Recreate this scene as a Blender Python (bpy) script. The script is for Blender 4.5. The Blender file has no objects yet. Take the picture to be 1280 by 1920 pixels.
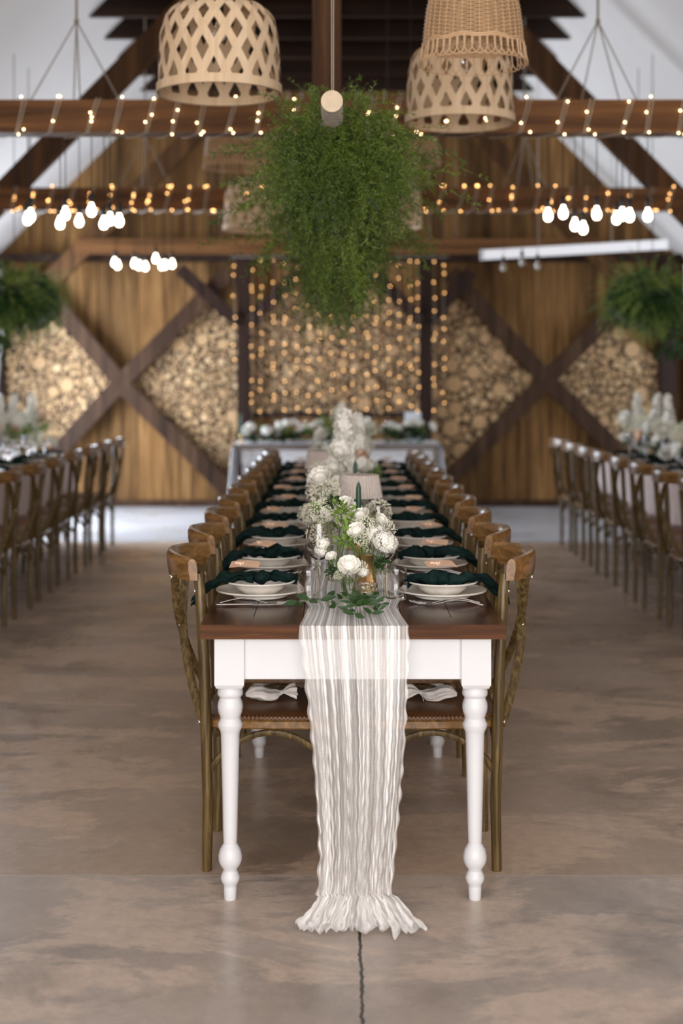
import bpy, math, random
import numpy as np
from mathutils import Vector, Matrix, noise as mnoise
PI = math.pi
random.seed(7); rng = np.random.default_rng(7)
R = random.uniform
SC = bpy.context.scene
COL = SC.collection

# ------------------------------------------------------------ camera, world, light, exposure
cam_d = bpy.data.cameras.new('camera'); cam = bpy.data.objects.new('camera', cam_d); COL.objects.link(cam)
cam.location = (0, 0, 1.42); cam.rotation_euler = (PI/2, 0, 0)
cam_d.sensor_fit = 'VERTICAL'; cam_d.sensor_height = 36; cam_d.lens = 50
cam_d.shift_x = 8/1920; cam_d.shift_y = -258/1920
cam_d.dof.use_dof = True; cam_d.dof.focus_distance = 4.15; cam_d.dof.aperture_fstop = 2.0
cam_d.clip_end = 100
SC.camera = cam
SC.view_settings.view_transform = 'Standard'; SC.view_settings.look = 'None'
SC.view_settings.exposure = 0.22; SC.view_settings.gamma = 1
w = bpy.data.worlds.new('world'); SC.world = w; w.use_nodes = True
w.node_tree.nodes['Background'].inputs[0].default_value = (0.90, 0.93, 1.0, 1)
w.node_tree.nodes['Background'].inputs[1].default_value = 0.62
def area(name, loc, rot, sx, sy, power, col):
    l = bpy.data.lights.new(name, 'AREA'); l.shape = 'RECTANGLE'; l.size = sx; l.size_y = sy; l.energy = power; l.color = col
    o = bpy.data.objects.new(name, l); COL.objects.link(o); o.location = loc; o.rotation_euler = rot
    return o
# daylight through the open front gate behind the camera, and through the doors in the side walls
area('front_gate_daylight', (0, -3.2, 1.7), (PI/2*0.96, 0, 0), 6.4, 2.8, 430, (1.0, 0.955, 0.91))
area('west_door_daylight', (-3.64, 13.4, 1.3), (0, -PI/2, 0), 2.3, 2.2, 270, (0.78, 0.87, 1.0))
area('east_door_daylight', (3.64, 13.7, 1.3), (0, PI/2, 0), 2.3, 2.6, 22, (0.78, 0.88, 1.0))

# ------------------------------------------------------------ materials
def new_mat(name):
    m = bpy.data.materials.new(name); m.use_nodes = True
    nt = m.node_tree; b = nt.nodes['Principled BSDF']
    return m, nt, b
def nd(nt, t, **kw):
    n = nt.nodes.new(t)
    for k, v in kw.items():
        if isinstance(k, str) and hasattr(n, k): setattr(n, k, v)
    return n
def ramp(nt, fac, stops):
    r = nt.nodes.new('ShaderNodeValToRGB'); cr = r.color_ramp
    while len(cr.elements) < len(stops): cr.elements.new(0.5)
    for e, (p, c) in zip(cr.elements, stops): e.position = p; e.color = (*c, 1) if len(c) == 3 else c
    nt.links.new(fac, r.inputs[0]); return r.outputs[0]
def coords(nt, scale=(1, 1, 1), kind='Object'):
    tc = nt.nodes.new('ShaderNodeTexCoord'); mp = nt.nodes.new('ShaderNodeMapping')
    mp.inputs['Scale'].default_value = scale
    nt.links.new(tc.outputs[kind], mp.inputs[0]); return mp.outputs[0]
def noise(nt, vec, scale, detail=4, rough=.55, dist=0):
    n = nt.nodes.new('ShaderNodeTexNoise'); n.inputs['Scale'].default_value = scale
    n.inputs['Detail'].default_value = detail; n.inputs['Roughness'].default_value = rough; n.inputs['Distortion'].default_value = dist
    nt.links.new(vec, n.inputs['Vector']); return n.outputs['Fac']
def bump(nt, b, h, strength=.3, dist=.01):
    n = nt.nodes.new('ShaderNodeBump'); n.inputs['Strength'].default_value = strength; n.inputs['Distance'].default_value = dist
    nt.links.new(h, n.inputs['Height']); nt.links.new(n.outputs[0], b.inputs['Normal'])
def mix(nt, fac, a, b2, mode='MIX'):
    n = nt.nodes.new('ShaderNodeMix'); n.data_type = 'RGBA'; n.blend_type = mode
    for s, v in ((0, fac), (6, a), (7, b2)):
        if hasattr(v, 'links') or hasattr(v, 'is_output'): nt.links.new(v, n.inputs[s])
        else: n.inputs[s].default_value = v if s == 0 else (*v, 1)
    return n.outputs[2]
def plain(name, col, rough=.5, metal=0, flat=False, **kw):
    m, nt, b = new_mat(name)
    v = coords(nt); f = noise(nt, v, 30, 2)
    c = ramp(nt, f, [(.3, tuple(x*(.98 if flat else .9) for x in col)), (.7, tuple(min(1, x*(1.0 if flat else 1.08)) for x in col))])
    nt.links.new(c, b.inputs['Base Color'])
    b.inputs['Roughness'].default_value = rough; b.inputs['Metallic'].default_value = metal
    for k, x in kw.items(): b.inputs[k.replace('_', ' ')].default_value = x
    return m
def wood(name, c1, c2, c3, axis='z', rough=.45, s=6, island=.0, kind='Object', bumps=.15, spec=.15):
    m, nt, b = new_mat(name)
    st = {'x': (.7, 14, 14), 'y': (14, .7, 14), 'z': (14, 14, .7)}[axis]
    v = coords(nt, st, kind)
    gi = nt.nodes.new('ShaderNodeNewGeometry')
    if island:
        add = nt.nodes.new('ShaderNodeVectorMath'); add.operation = 'ADD'
        sc2 = nt.nodes.new('ShaderNodeVectorMath'); sc2.operation = 'SCALE'; sc2.inputs['Scale'].default_value = 37
        cx = nt.nodes.new('ShaderNodeCombineXYZ'); nt.links.new(gi.outputs['Random Per Island'], cx.inputs[0]); nt.links.new(gi.outputs['Random Per Island'], cx.inputs[2])
        nt.links.new(cx.outputs[0], sc2.inputs[0]); nt.links.new(v, add.inputs[0]); nt.links.new(sc2.outputs[0], add.inputs[1]); v = add.outputs[0]
    f = noise(nt, v, s/6, 6, .6, .6)
    c = ramp(nt, f, [(.25, c1), (.5, c2), (.75, c3)])
    if island:
        t = ramp(nt, gi.outputs['Random Per Island'], [(0, (1-island,)*3), (.5, (1, .97, .92)), (1, (1+island*.6,)*3)])
        c = mix(nt, 1.0, c, t, 'MULTIPLY')
    nt.links.new(c, b.inputs['Base Color']); b.inputs['Roughness'].default_value = rough; b.inputs['Specular IOR Level'].default_value = spec
    bump(nt, b, f, bumps, .004)
    return m
M = {}
M['chair'] = wood('chair_wood', (.022, .012, .005), (.095, .060, .020), (.24, .165, .06), 'z', .33, 34, spec=.4, bumps=.3)
M['rail'] = wood('chair_rail_wood', (.09, .042, .014), (.20, .105, .036), (.36, .19, .07), 'y', .25, 16, spec=.5, bumps=.04)
M['top'] = wood('table_top_wood', (.02, .008, .004), (.06, .022, .010), (.13, .052, .020), 'y', .2, 16, spec=.4)
M['top_edge'] = wood('table_edge_wood', (.026, .009, .003), (.07, .025, .008), (.15, .056, .017), 'x', .4, 16, spec=.12)
M['beam'] = wood('beam_wood', (.04, .017, .006), (.14, .060, .020), (.25, .115, .042), 'x', .5, 6)
M['rafter'] = wood('rafter_wood', (.025, .011, .004), (.078, .034, .012), (.155, .072, .027), 'z', .5, 5)
M['dark'] = wood('dark_board_wood', (.012, .006, .004), (.026, .013, .008), (.045, .022, .013), 'x', .6, 6)
M['brace'] = wood('brace_wood', (.014, .007, .004), (.046, .022, .011), (.10, .054, .028), 'z', .55, 5)
M['post'] = wood('post_wood', (.010, .005, .003), (.024, .011, .007), (.05, .023, .015), 'z', .55, 5)
M['plank'] = wood('wall_plank_wood', (.045, .021, .008), (.20, .102, .036), (.39, .225, .090), 'z', .75, 9, island=.5)
M['white'] = plain('white_paint', (.69, .70, .73), .38, flat=True)
M['cloth'] = plain('white_cloth', (.88, .88, .91), .8)
M['pinkcloth'] = plain('blush_cloth', (.62, .50, .46), .85)
M['metal'] = plain('silver_metal', (.75, .73, .70), .18, 1)
M['gold'] = plain('gold_metal', (.72, .50, .24), .3, 1)
M['iron'] = plain('black_cord', (.015, .013, .012), .6)
M['rope'] = plain('rope', (.30, .25, .20), .8)
M['wire'] = plain('clear_wire', (.55, .50, .42), .4)
M['plate'] = plain('cream_porcelain', (.80, .76, .70), .13)
M['card'] = plain('kraft_card', (.68, .44, .30), .8)
M['bark_side'] = plain('log_bark', (.045, .024, .012), .85)
M['bamboo'] = wood('bamboo_strip', (.58, .41, .25), (.70, .52, .34), (.78, .61, .43), 'z', .45, 12)
M['wicker'] = plain('wicker_cane', (.60, .40, .23), .5)
M['petal'] = plain('white_petal', (.93, .91, .84), .6, Subsurface_Weight=.0)
M['peach'] = plain('peach_petal', (.85, .62, .47), .6)
M['cream'] = plain('cream_floret', (.88, .87, .70), .6)
M['leaf'] = plain('dark_leaf', (.024, .062, .016), .34)
M['lime'] = plain('lime_leaf', (.20, .32, .06), .5)
M['stem'] = plain('flower_stem', (.10, .18, .04), .5)
M['candle'] = plain('green_candle_wax', (.02, .075, .045), .4)
M['birch'] = wood('birch_bark', (.12, .10, .09), (.60, .57, .52), (.78, .76, .72), 'x', .7, 60)
M['birch_end'] = plain('birch_end_grain', (.62, .50, .36), .7)
M['organza'] = plain('organza', (.78, .74, .72), .6)
M['tube'] = plain('white_enamel', (.8, .82, .85), .35, Emission_Color=(.9, .92, 1, 1), Emission_Strength=.4)
M['blue_white'] = plain('white_card', (.75, .82, .92), .5)

def m_napkin():
    m, nt, b = new_mat('bottle_green_linen')
    f = noise(nt, coords(nt), 60, 3)
    nt.links.new(ramp(nt, f, [(.3, (.003, .011, .010)), (.7, (.008, .024, .022))]), b.inputs['Base Color'])
    b.inputs['Roughness'].default_value = .75; b.inputs['Specular IOR Level'].default_value = .1
    return m
M['napkin'] = m_napkin()
def m_glass(name, col=(1, 1, 1), rough=0.0, bmp=0):
    m, nt, b = new_mat(name)
    b.inputs['Base Color'].default_value = (*col, 1); b.inputs['Roughness'].default_value = rough
    b.inputs['Transmission Weight'].default_value = 1; b.inputs['IOR'].default_value = 1.42
    if bmp:
        v = nt.nodes.new('ShaderNodeTexVoronoi'); v.inputs['Scale'].default_value = bmp
        nt.links.new(coords(nt), v.inputs['Vector']); bump(nt, b, v.outputs['Distance'], .8, .004)
    return m
M['glass'] = m_glass('clear_glass')
M['cutglass'] = m_glass('textured_glass', (.86, .93, .9), .05, 90)
M['shade_glass'] = m_glass('ribbed_frosted_glass', (.92, .82, .76), .3, 120)
M['shade_glass'].node_tree.nodes['Principled BSDF'].inputs['Transmission Weight'].default_value = .45
def m_fern(name, c1, c2):
    m, nt, b = new_mat(name)
    gi = nt.nodes.new('ShaderNodeNewGeometry')
    f = noise(nt, coords(nt), 3.5, 3)
    c = ramp(nt, f, [(.3, c1), (.7, c2)])
    c = mix(nt, 1.0, c, ramp(nt, gi.outputs['Random Per Island'], [(0, (.6, .7, .6)), (1, (1.4, 1.3, 1.1))]), 'MULTIPLY')
    nt.links.new(c, b.inputs['Base Color']); b.inputs['Roughness'].default_value = .5
    return m
M['fern'] = m_fern('fern_green', (.026, .056, .008), (.15, .225, .032))
M['fern2'] = m_fern('trailing_plant_green', (.06, .13, .02), (.30, .40, .08))
M['moss'] = plain('moss_core', (.012, .03, .008), .9)
def m_emit(name, col, s):
    m, nt, b = new_mat(name)
    b.inputs['Base Color'].default_value = (*col, 1); b.inputs['Emission Color'].default_value = (*col, 1); b.inputs['Emission Strength'].default_value = s
    return m
M['fairy'] = m_emit('fairy_bulb_glow', (1.0, .52, .18), 8)
M['fairy_near'] = m_emit('fairy_bulb_near_glow', (1.0, .70, .36), 9)
M['bulb'] = m_emit('lit_bulb_glow', (1.0, .88, .70), 9)
def m_logcap():
    m, nt, b = new_mat('log_end_grain')
    gi = nt.nodes.new('ShaderNodeNewGeometry')
    f = noise(nt, coords(nt), 60, 3)
    c = ramp(nt, gi.outputs['Random Per Island'], [(0, (.13, .065, .026)), (.35, (.37, .20, .08)), (.7, (.52, .31, .135)), (1, (.66, .45, .24))])
    c = mix(nt, .35, c, ramp(nt, f, [(.3, (.28, .17, .08)), (.7, (.55, .41, .25))]))
    nt.links.new(c, b.inputs['Base Color']); b.inputs['Roughness'].default_value = .75
    return m
M['logcap'] = m_logcap()
def m_rattan():
    m, nt, b = new_mat('woven_rattan')
    v = coords(nt, (1, 1, 1))
    ck = nt.nodes.new('ShaderNodeTexChecker'); ck.inputs['Scale'].default_value = 170
    nt.links.new(v, ck.inputs['Vector']); ck.inputs['Color1'].default_value = (.25, .105, .035, 1); ck.inputs['Color2'].default_value = (.045, .017, .007, 1)
    nt.links.new(ck.outputs['Color'], b.inputs['Base Color']); b.inputs['Roughness'].default_value = .45
    bump(nt, b, ck.outputs['Fac'], .5, .002)
    return m
M['rattan'] = m_rattan()
def m_gauze():
    m, nt, b = new_mat('white_gauze')
    uv = nt.nodes.new('ShaderNodeUVMap'); mp = nt.nodes.new('ShaderNodeMapping'); mp.inputs['Scale'].default_value = (34, .8, 1)
    nt.links.new(uv.outputs[0], mp.inputs[0])
    f = noise(nt, mp.outputs[0], 1.3, 3, .6, .25)
    a = ramp(nt, f, [(.40, (.34,)*3), (.52, (.58,)*3), (.62, (.97,)*3)])
    nt.links.new(a, b.inputs['Alpha'])
    b.inputs['Base Color'].default_value = (.97, .96, .95, 1); b.inputs['Roughness'].default_value = .85
    return m
M['gauze'] = m_gauze()
def m_roof():
    m, nt, b = new_mat('white_roof_membrane')
    out = nt.nodes['Material Output']
    f = noise(nt, coords(nt), .7, 2)
    c = ramp(nt, f, [(.3, (.78, .74, .72)), (.7, (.86, .83, .80))])
    d = nt.nodes.new('ShaderNodeBsdfDiffuse'); t = nt.nodes.new('ShaderNodeBsdfTranslucent'); mx = nt.nodes.new('ShaderNodeMixShader')
    nt.links.new(c, d.inputs[0]); nt.links.new(c, t.inputs[0]); mx.inputs[0].default_value = .44
    nt.links.new(d.outputs[0], mx.inputs[1]); nt.links.new(t.outputs[0], mx.inputs[2]); nt.links.new(mx.outputs[0], out.inputs['Surface'])
    return m
M['roof'] = m_roof()
def m_floor():
    m, nt, b = new_mat('polished_concrete')
    v = coords(nt)
    v2 = coords(nt, (.8, 1.5, 1))
    base = ramp(nt, noise(nt, v, 1.3, 8, .62, .3), [(.32, (.19, .15, .12)), (.48, (.38, .30, .24)), (.66, (.50, .41, .345))])
    worn = ramp(nt, noise(nt, v2, 1.25, 12, .72, .5), [(.50, (0,)*3), (.54, (1,)*3)])
    n3 = nt.nodes.new('ShaderNodeMath'); n3.operation = 'MULTIPLY'; n3.inputs[1].default_value = .75
    nt.links.new(worn, n3.inputs[0])
    c = mix(nt, n3.outputs[0], base, (.70, .53, .40))
    dk = ramp(nt, noise(nt, v, 2.1, 6, .6, .5), [(.30, (.35, .33, .31)), (.42, (1, 1, 1))])
    c = mix(nt, .9, c, dk, 'MULTIPLY')
    fine = ramp(nt, noise(nt, v, 24, 9, .75), [(.3, (.72,)*3), (.7, (1.2,)*3)])
    c = mix(nt, 1, c, fine, 'MULTIPLY')
    sx = nt.nodes.new('ShaderNodeSeparateXYZ'); nt.links.new(v, sx.inputs[0])
    def M2(op, a, b_=None):
        n = nt.nodes.new('ShaderNodeMath'); n.operation = op
        for i, x in enumerate((a, b_)):
            if x is None: continue
            if isinstance(x, (int, float)): n.inputs[i].default_value = x
            else: nt.links.new(x, n.inputs[i])
        return n.outputs[0]
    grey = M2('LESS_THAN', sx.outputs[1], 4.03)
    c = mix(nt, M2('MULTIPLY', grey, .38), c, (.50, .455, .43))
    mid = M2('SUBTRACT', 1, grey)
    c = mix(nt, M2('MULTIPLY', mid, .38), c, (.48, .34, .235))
    # the slab past 12 m is a paler pour, with bluish door daylight mixed into its colour
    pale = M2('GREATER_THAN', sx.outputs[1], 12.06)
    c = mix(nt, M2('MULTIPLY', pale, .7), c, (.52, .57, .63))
    wob = M2('MULTIPLY', M2('SUBTRACT', noise(nt, v, 9, 4, .7), .5), .03)
    def line(sock, at, wd, wb=wob):
        return M2('LESS_THAN', M2('ABSOLUTE', M2('ADD', M2('SUBTRACT', sock, at), wb)), wd)
    j = M2('MAXIMUM', line(sx.outputs[1], 8.05, .005), line(sx.outputs[1], 12.06, .006))
    crack = M2('MULTIPLY', line(sx.outputs[0], .056, .0042), M2('LESS_THAN', sx.outputs[1], 4.02))
    j = M2('MAXIMUM', j, crack)
    c = mix(nt, j, c, (.03, .022, .016))
    lj = line(sx.outputs[1], 4.03, .005)
    c = mix(nt, M2('MULTIPLY', lj, .6), c, (.52, .47, .42))
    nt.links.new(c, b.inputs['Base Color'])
    r = ramp(nt, noise(nt, v, 1.7, 6, .6), [(.35, (.22,)*3), (.65, (.5,)*3)])
    nt.links.new(r, b.inputs['Roughness'])
    bump(nt, b, noise(nt, v, 14, 6, .6), .12, .004)
    return m
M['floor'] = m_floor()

# ------------------------------------------------------------ mesh helpers
class MB:
    def __init__(s): s.v = []; s.f = []; s.mi = []; s.uv = None
    def add(s, vs, fs, mi=0):
        o = len(s.v); s.v.extend([tuple(p) for p in vs]); s.f.extend([tuple(i+o for i in f) for f in fs]); s.mi.extend([mi]*len(fs)); return s
    def box(s, x0, x1, y0, y1, z0, z1, mi=0):
        vs = [(x, y, z) for z in (z0, z1) for y in (y0, y1) for x in (x0, x1)]
        return s.add(vs, [(0, 2, 3, 1), (4, 5, 7, 6), (0, 1, 5, 4), (2, 6, 7, 3), (0, 4, 6, 2), (1, 3, 7, 5)], mi)
    def obox(s, mat, sx, sy, sz, mi=0):
        vs = [mat @ Vector((x*sx/2, y*sy/2, z*sz/2)) for z in (-1, 1) for y in (-1, 1) for x in (-1, 1)]
        return s.add(vs, [(0, 2, 3, 1), (4, 5, 7, 6), (0, 1, 5, 4), (2, 6, 7, 3), (0, 4, 6, 2), (1, 3, 7, 5)], mi)
    def prism(s, poly, y0, y1, mi=0):            # polygon in xz, extruded in y
        n = len(poly)
        vs = [(x, y0, z) for x, z in poly]+[(x, y1, z) for x, z in poly]
        return s.add(vs, [tuple(range(n)), tuple(range(2*n-1, n-1, -1))]+[(i, i+n, (i+1) % n+n, (i+1) % n) for i in range(n)], mi)
    def bar(s, p, q, wy, wd, mi=0):              # bar in the xz plane from p to q; wd wide in xz, wy deep in y (p,q 3D, same y)
        p = Vector(p); q = Vector(q); d = (q-p).normalized(); n = Vector((-d.z, 0, d.x))*wd/2
        a, b_, c, e = p+n, q+n, q-n, p-n
        return s.prism([(a.x, a.z), (b_.x, b_.z), (c.x, c.z), (e.x, e.z)], p.y-wy/2, p.y+wy/2, mi)
    def tube(s, pts, r, n=8, cap=True, mi=0, closed=False, flat=1.0):
        pts = [Vector(p) for p in pts]; m = len(pts)
        rs = r if isinstance(r, (list, tuple)) else [r]*m
        base = len(s.v); up = None; vs = []
        for i, p in enumerate(pts):
            if closed: t = pts[(i+1) % m]-pts[i-1]
            else: t = pts[min(i+1, m-1)]-pts[max(i-1, 0)]
            if t.length < 1e-9: t = Vector((0, 0, 1))
            t.normalize()
            if up is None:
                up = Vector((0, 0, 1)) if abs(t.z) < .9 else Vector((1, 0, 0))
            u = (up-t*up.dot(t)).normalized(); up = u; w_ = t.cross(u)
            for k in range(n):
                a = 2*PI*k/n; vs.append(p+u*math.cos(a)*rs[i]*flat+w_*math.sin(a)*rs[i])
        fs = []
        for i in range(m if closed else m-1):
            j = (i+1) % m
            for k in range(n): fs.append((i*n+k, i*n+(k+1) % n, j*n+(k+1) % n, j*n+k))
        if cap and not closed:
            fs.append(tuple(range(n-1, -1, -1))); fs.append(tuple((m-1)*n+k for k in range(n)))
        return s.add(vs, fs, mi)
    def lathe(s, prof, n=24, c=(0, 0, 0), mi=0, close=False):
        vs = []
        for r, z in prof:
            for k in range(n):
                a = 2*PI*k/n; vs.append((c[0]+r*math.cos(a), c[1]+r*math.sin(a), c[2]+z))
        fs = []; m = len(prof)
        for i in range(m-1 if not close else m):
            j = (i+1) % m
            for k in range(n): fs.append((i*n+k, i*n+(k+1) % n, j*n+(k+1) % n, j*n+k))
        if not close:
            if prof[0][0] > 1e-4: fs.append(tuple(range(n-1, -1, -1)))
            if prof[-1][0] > 1e-4: fs.append(tuple((m-1)*n+k for k in range(n)))
        return s.add(vs, fs, mi)
    def grid(s, fn, nu, nv, mi=0, uv=False):
        vs = [fn(i/nu, j/nv) for j in range(nv+1) for i in range(nu+1)]
        fs = [(j*(nu+1)+i, j*(nu+1)+i+1, (j+1)*(nu+1)+i+1, (j+1)*(nu+1)+i) for j in range(nv) for i in range(nu)]
        if uv: s.uv = [(i/nu, j/nv) for j in range(nv+1) for i in range(nu+1)]
        return s.add(vs, fs, mi)
    def ball(s, c, r, n=8, m=6, sq=(1, 1, 1), mi=0):
        vs = [(c[0], c[1], c[2]-r*sq[2])]
        for j in range(1, m):
            ph = -PI/2+PI*j/m
            for k in range(n):
                a = 2*PI*k/n; vs.append((c[0]+r*sq[0]*math.cos(ph)*math.cos(a), c[1]+r*sq[1]*math.cos(ph)*math.sin(a), c[2]+r*sq[2]*math.sin(ph)))
        vs.append((c[0], c[1], c[2]+r*sq[2])); t = len(vs)-1
        fs = [(0, 1+(k+1) % n, 1+k) for k in range(n)]
        for j in range(m-2):
            for k in range(n): fs.append((1+j*n+k, 1+j*n+(k+1) % n, 1+(j+1)*n+(k+1) % n, 1+(j+1)*n+k))
        fs += [(t, 1+(m-2)*n+k, 1+(m-2)*n+(k+1) % n) for k in range(n)]
        return s.add(vs, fs, mi)
    def mesh(s, name, mats, smooth=True):
        me = bpy.data.meshes.new(name)
        me.from_pydata(s.v, [], s.f)
        for m in (mats if isinstance(mats, (list, tuple)) else [mats]): me.materials.append(m)
        if any(s.mi): me.polygons.foreach_set('material_index', s.mi)
        if smooth:
            me.polygons.foreach_set('use_smooth', [True]*len(s.f))
        if s.uv:
            l = me.uv_layers.new(name='UVMap'); idx = np.empty(len(me.loops), dtype=np.int32); me.loops.foreach_get('vertex_index', idx)
            l.data.foreach_set('uv', np.array(s.uv, dtype=np.float32)[idx].ravel())
        me.update(); return me
    def build(s, name, mats, parent=None, smooth=True, sharp=True):
        me = s.mesh(name, mats, smooth)
        if smooth and sharp: me.set_sharp_from_angle(angle=math.radians(40))
        return link(name, me, parent)
def link(name, me, parent=None, loc=None):
    o = bpy.data.objects.new(name, me); COL.objects.link(o)
    if parent: o.parent = parent
    if loc: o.location = loc
    return o
def tag(o, label=None, cat=None, group=None, kind=None):
    if label: o['label'] = label
    if cat: o['category'] = cat
    if group: o['group'] = group
    if kind: o['kind'] = kind
    return o
def empty(name, loc=(0, 0, 0), rz=0, **kw):
    o = link(name, None); o.location = loc; o.rotation_euler = (0, 0, rz); o.empty_display_size = .05
    return tag(o, **kw)
KIDS = {}
def kids(o):
    return [c for c in COL.objects if c.parent == o]
def tree(o):
    return (o, [tree(c) for c in kids(o)])
def copy_tree(t, parent=None):
    o, ch = t; c = o.copy(); COL.objects.link(c)
    if parent: c.parent = parent
    for x in ch: copy_tree(x, c)
    return c
def spawn(t, loc, rz=0, label=None, group=None, used=set()):
    key = t[0].name
    if key not in used: used.add(key); c = t[0]
    else: c = copy_tree(t)
    c.location = loc; c.rotation_euler = (0, 0, rz)
    if label: c['label'] = label
    if group: c['group'] = group
    return c
ORD = ['first', 'second', 'third', 'fourth', 'fifth', 'sixth', 'seventh', 'eighth', 'ninth', 'tenth', 'eleventh', 'twelfth', 'thirteenth', 'fourteenth', 'fifteenth', 'sixteenth', 'seventeenth', 'eighteenth', 'nineteenth', 'twentieth']
def struct(o): o['kind'] = 'structure'; return o
S52 = .0057                                     # metres per photo pixel at the gable wall
def W(px, py): return ((px-632)*S52, 1.42+(702-py)*S52)

# ------------------------------------------------------------ setting
WY = 15.3; HW = 3.7; RID = 6.35; EAVE = RID-HW
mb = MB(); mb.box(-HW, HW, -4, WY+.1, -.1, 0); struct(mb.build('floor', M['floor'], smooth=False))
# gable wall of upright boards
mb = MB(); x = -HW; wr = random.Random(3)
while x < HW:
    wd = wr.uniform(.11, .17); x1 = min(HW, x+wd)
    t0 = RID-abs(x); t1 = RID-abs(x1); yo = wr.uniform(0, .012)
    vs = [(x+.002, WY+yo, .05), (x1-.002, WY+yo, .05), (x1-.002, WY+yo, t1), (x+.002, WY+yo, t0), (x+.002, WY+.05, .05), (x1-.002, WY+.05, .05), (x1-.002, WY+.05, t1), (x+.002, WY+.05, t0)]
    mb.add(vs, [(0, 1, 2, 3), (7, 6, 5, 4), (0, 4, 5, 1), (1, 5, 6, 2), (2, 6, 7, 3), (3, 7, 4, 0)]); x = x1
mb.box(-HW, HW, WY+.05, WY+.1, 0, 2.6, 1)
struct(mb.build('wall_back', [M['plank'], M['dark']], smooth=False))
mb = MB(); mb.box(-HW, HW, WY-.05, WY+.02, 0, .07); struct(mb.build('baseboard_back', M['brace'], smooth=False))
for side, sg in (('left', -1), ('right', 1)):
    mb = MB(); X0, X1 = sorted((sg*HW, sg*(HW+.1)))
    mb.box(X0, X1, -4, 10.1, 0, EAVE)
    mb.box(X0, X1, 10.1, 12.3, 0, EAVE); mb.box(X0, X1, 12.3, 15.1, 2.5, EAVE); mb.box(X0, X1, 15.1, 15.4, 0, EAVE)
    struct(mb.build('wall_'+side, M['plank'], smooth=False))
    # roof lining
    mb = MB()
    mb.grid(lambda u, v: (sg*HW*u*1.04, -4+v*(WY+4.1), RID-HW*1.04*u), 12, 30)
    o = mb.build('ceiling_'+side, M['roof']); struct(o)

TIE_Z = 2.77
def tie(y, name_label, x=2.72, h=.172, z=TIE_Z):
    t = empty('roof_truss', (0, y, 0), label=name_label, cat='roof truss', group='roof trusses')
    b = MB(); b.box(-x, x, -.07, .07, z-h/2, z+h/2); b.build('tie_beam', M['beam'], t, smooth=False)
    for sg in (-1, 1):
        b = MB(); b.bar((sg*2.95, .0, z-.34), (sg*.02, .0, 5.42), .1, .19); b.build('rafter', M['rafter'], t, smooth=False)
    b = MB(); b.box(-.13, .02, -.05, .05, z+h/2, 5.3); b.build('king_post', M['rafter'], t, smooth=False)
    return t
tie(7.5, 'brown timber truss nearest the camera, its tie beam wrapped in white fairy lights')
tie(11.0, 'brown timber truss in mid room with lights clustered on its tie beam')
tie(14.75, 'brown timber truss just before the gable wall, no lights wound on it', h=.15, z=2.745)
for i in range(11):                            # dark collar boards, ends cut to the roof slope
    y = 7.04+.75*i; z0 = 4.32; z1 = 4.6
    b = MB(); b.prism([(-(RID-z0)+.02, z0), ((RID-z0)-.02, z0), ((RID-z1)-.02, z1), (-(RID-z1)+.02, z1)], y-.03, y+.03)
    o = b.build('collar_board', M['dark'], smooth=False)
    far = 10-i
    tag(o, 'dark stained board across the roof, %s counting forward from the gable wall' % ORD[far], 'roof board', 'dark boards across the roof')
b = MB()
for k in range(40):
    y0 = 5.5+k*.245; b.box(-(RID-4.6)+.03, (RID-4.6)-.03, y0, min(y0+.24, WY), 4.6, 4.625)
struct(b.build('ceiling_boards', M['dark'], smooth=False))
# gable wall timbers
YB = 15.12
def wall_post(px, w_, lab):
    X, _ = W(px, 700); b = MB(); b.box(X-w_/2, X+w_/2, YB-.06, WY-.055, 0, 2.615)
    tag(b.build('wall_post', M['post'], smooth=False), lab, 'post', 'dark posts on the gable wall')
wall_post(457, .125, 'dark brown upright post beside the head table, fairy lights hanging around its foot')
wall_post(797, .125, 'dark brown upright post between the middle and the darker log diamonds')
wall_post(1, .12, 'dark brown upright post at the far left edge of the gable wall')
wall_post(1247, .16, 'dark brown upright post at the far right edge of the gable wall')
b = MB(); b.box(-HW+.03, HW-.03, YB-.06, WY-.055, 2.62, 2.70)
tag(b.build('wall_plate', M['post'], smooth=False), 'dark beam running along the gable wall above the posts', 'beam')
def brace(pts, wd, mat, name, lab, grp, dy=0):
    t = empty(name, (0, YB+dy, 0), label=lab, cat='brace', group=grp)
    for k, (p, q) in enumerate(pts):
        a = W(*p); c = W(*q); b = MB(); b.bar((a[0], .002*k, a[1]), (c[0], .002*k, c[1]), .09, wd); b.build('timber', mat, t, smooth=False)
brace([((58, 512), (228, 716)), ((228, 720), (436, 924)), ((430, 512), (228, 718)), ((228, 718), (40, 925))], .17, M['brace'], 'cross_brace', 'brown timber X on the wall left of the head table', 'X braces')
brace([((842, 512), (1022, 712)), ((1022, 712), (1228, 918)), ((1220, 512), (1022, 712)), ((1022, 712), (818, 922))], .17, M['brace'], 'cross_brace', 'darker timber X on the wall right of the head table', 'X braces')
for p, q, lab in (((340, 506), (447, 606), 'short diagonal knee brace above the pale log diamond on the left'), ((560, 512), (469, 606), 'short diagonal knee brace at the left top corner of the middle log panel'),
                  ((700, 512), (788, 606), 'short diagonal knee brace at the right top corner of the middle log panel'), ((880, 512), (806, 600), 'short diagonal knee brace above the dark log diamond right of the post')):
    a = W(*p); c = W(*q); b = MB(); b.bar((a[0], YB-.085, a[1]), (c[0], YB-.085, c[1]), .05, .13)
    tag(b.build('knee_brace', M['post'], smooth=False), lab, 'brace', 'knee braces')

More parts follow.
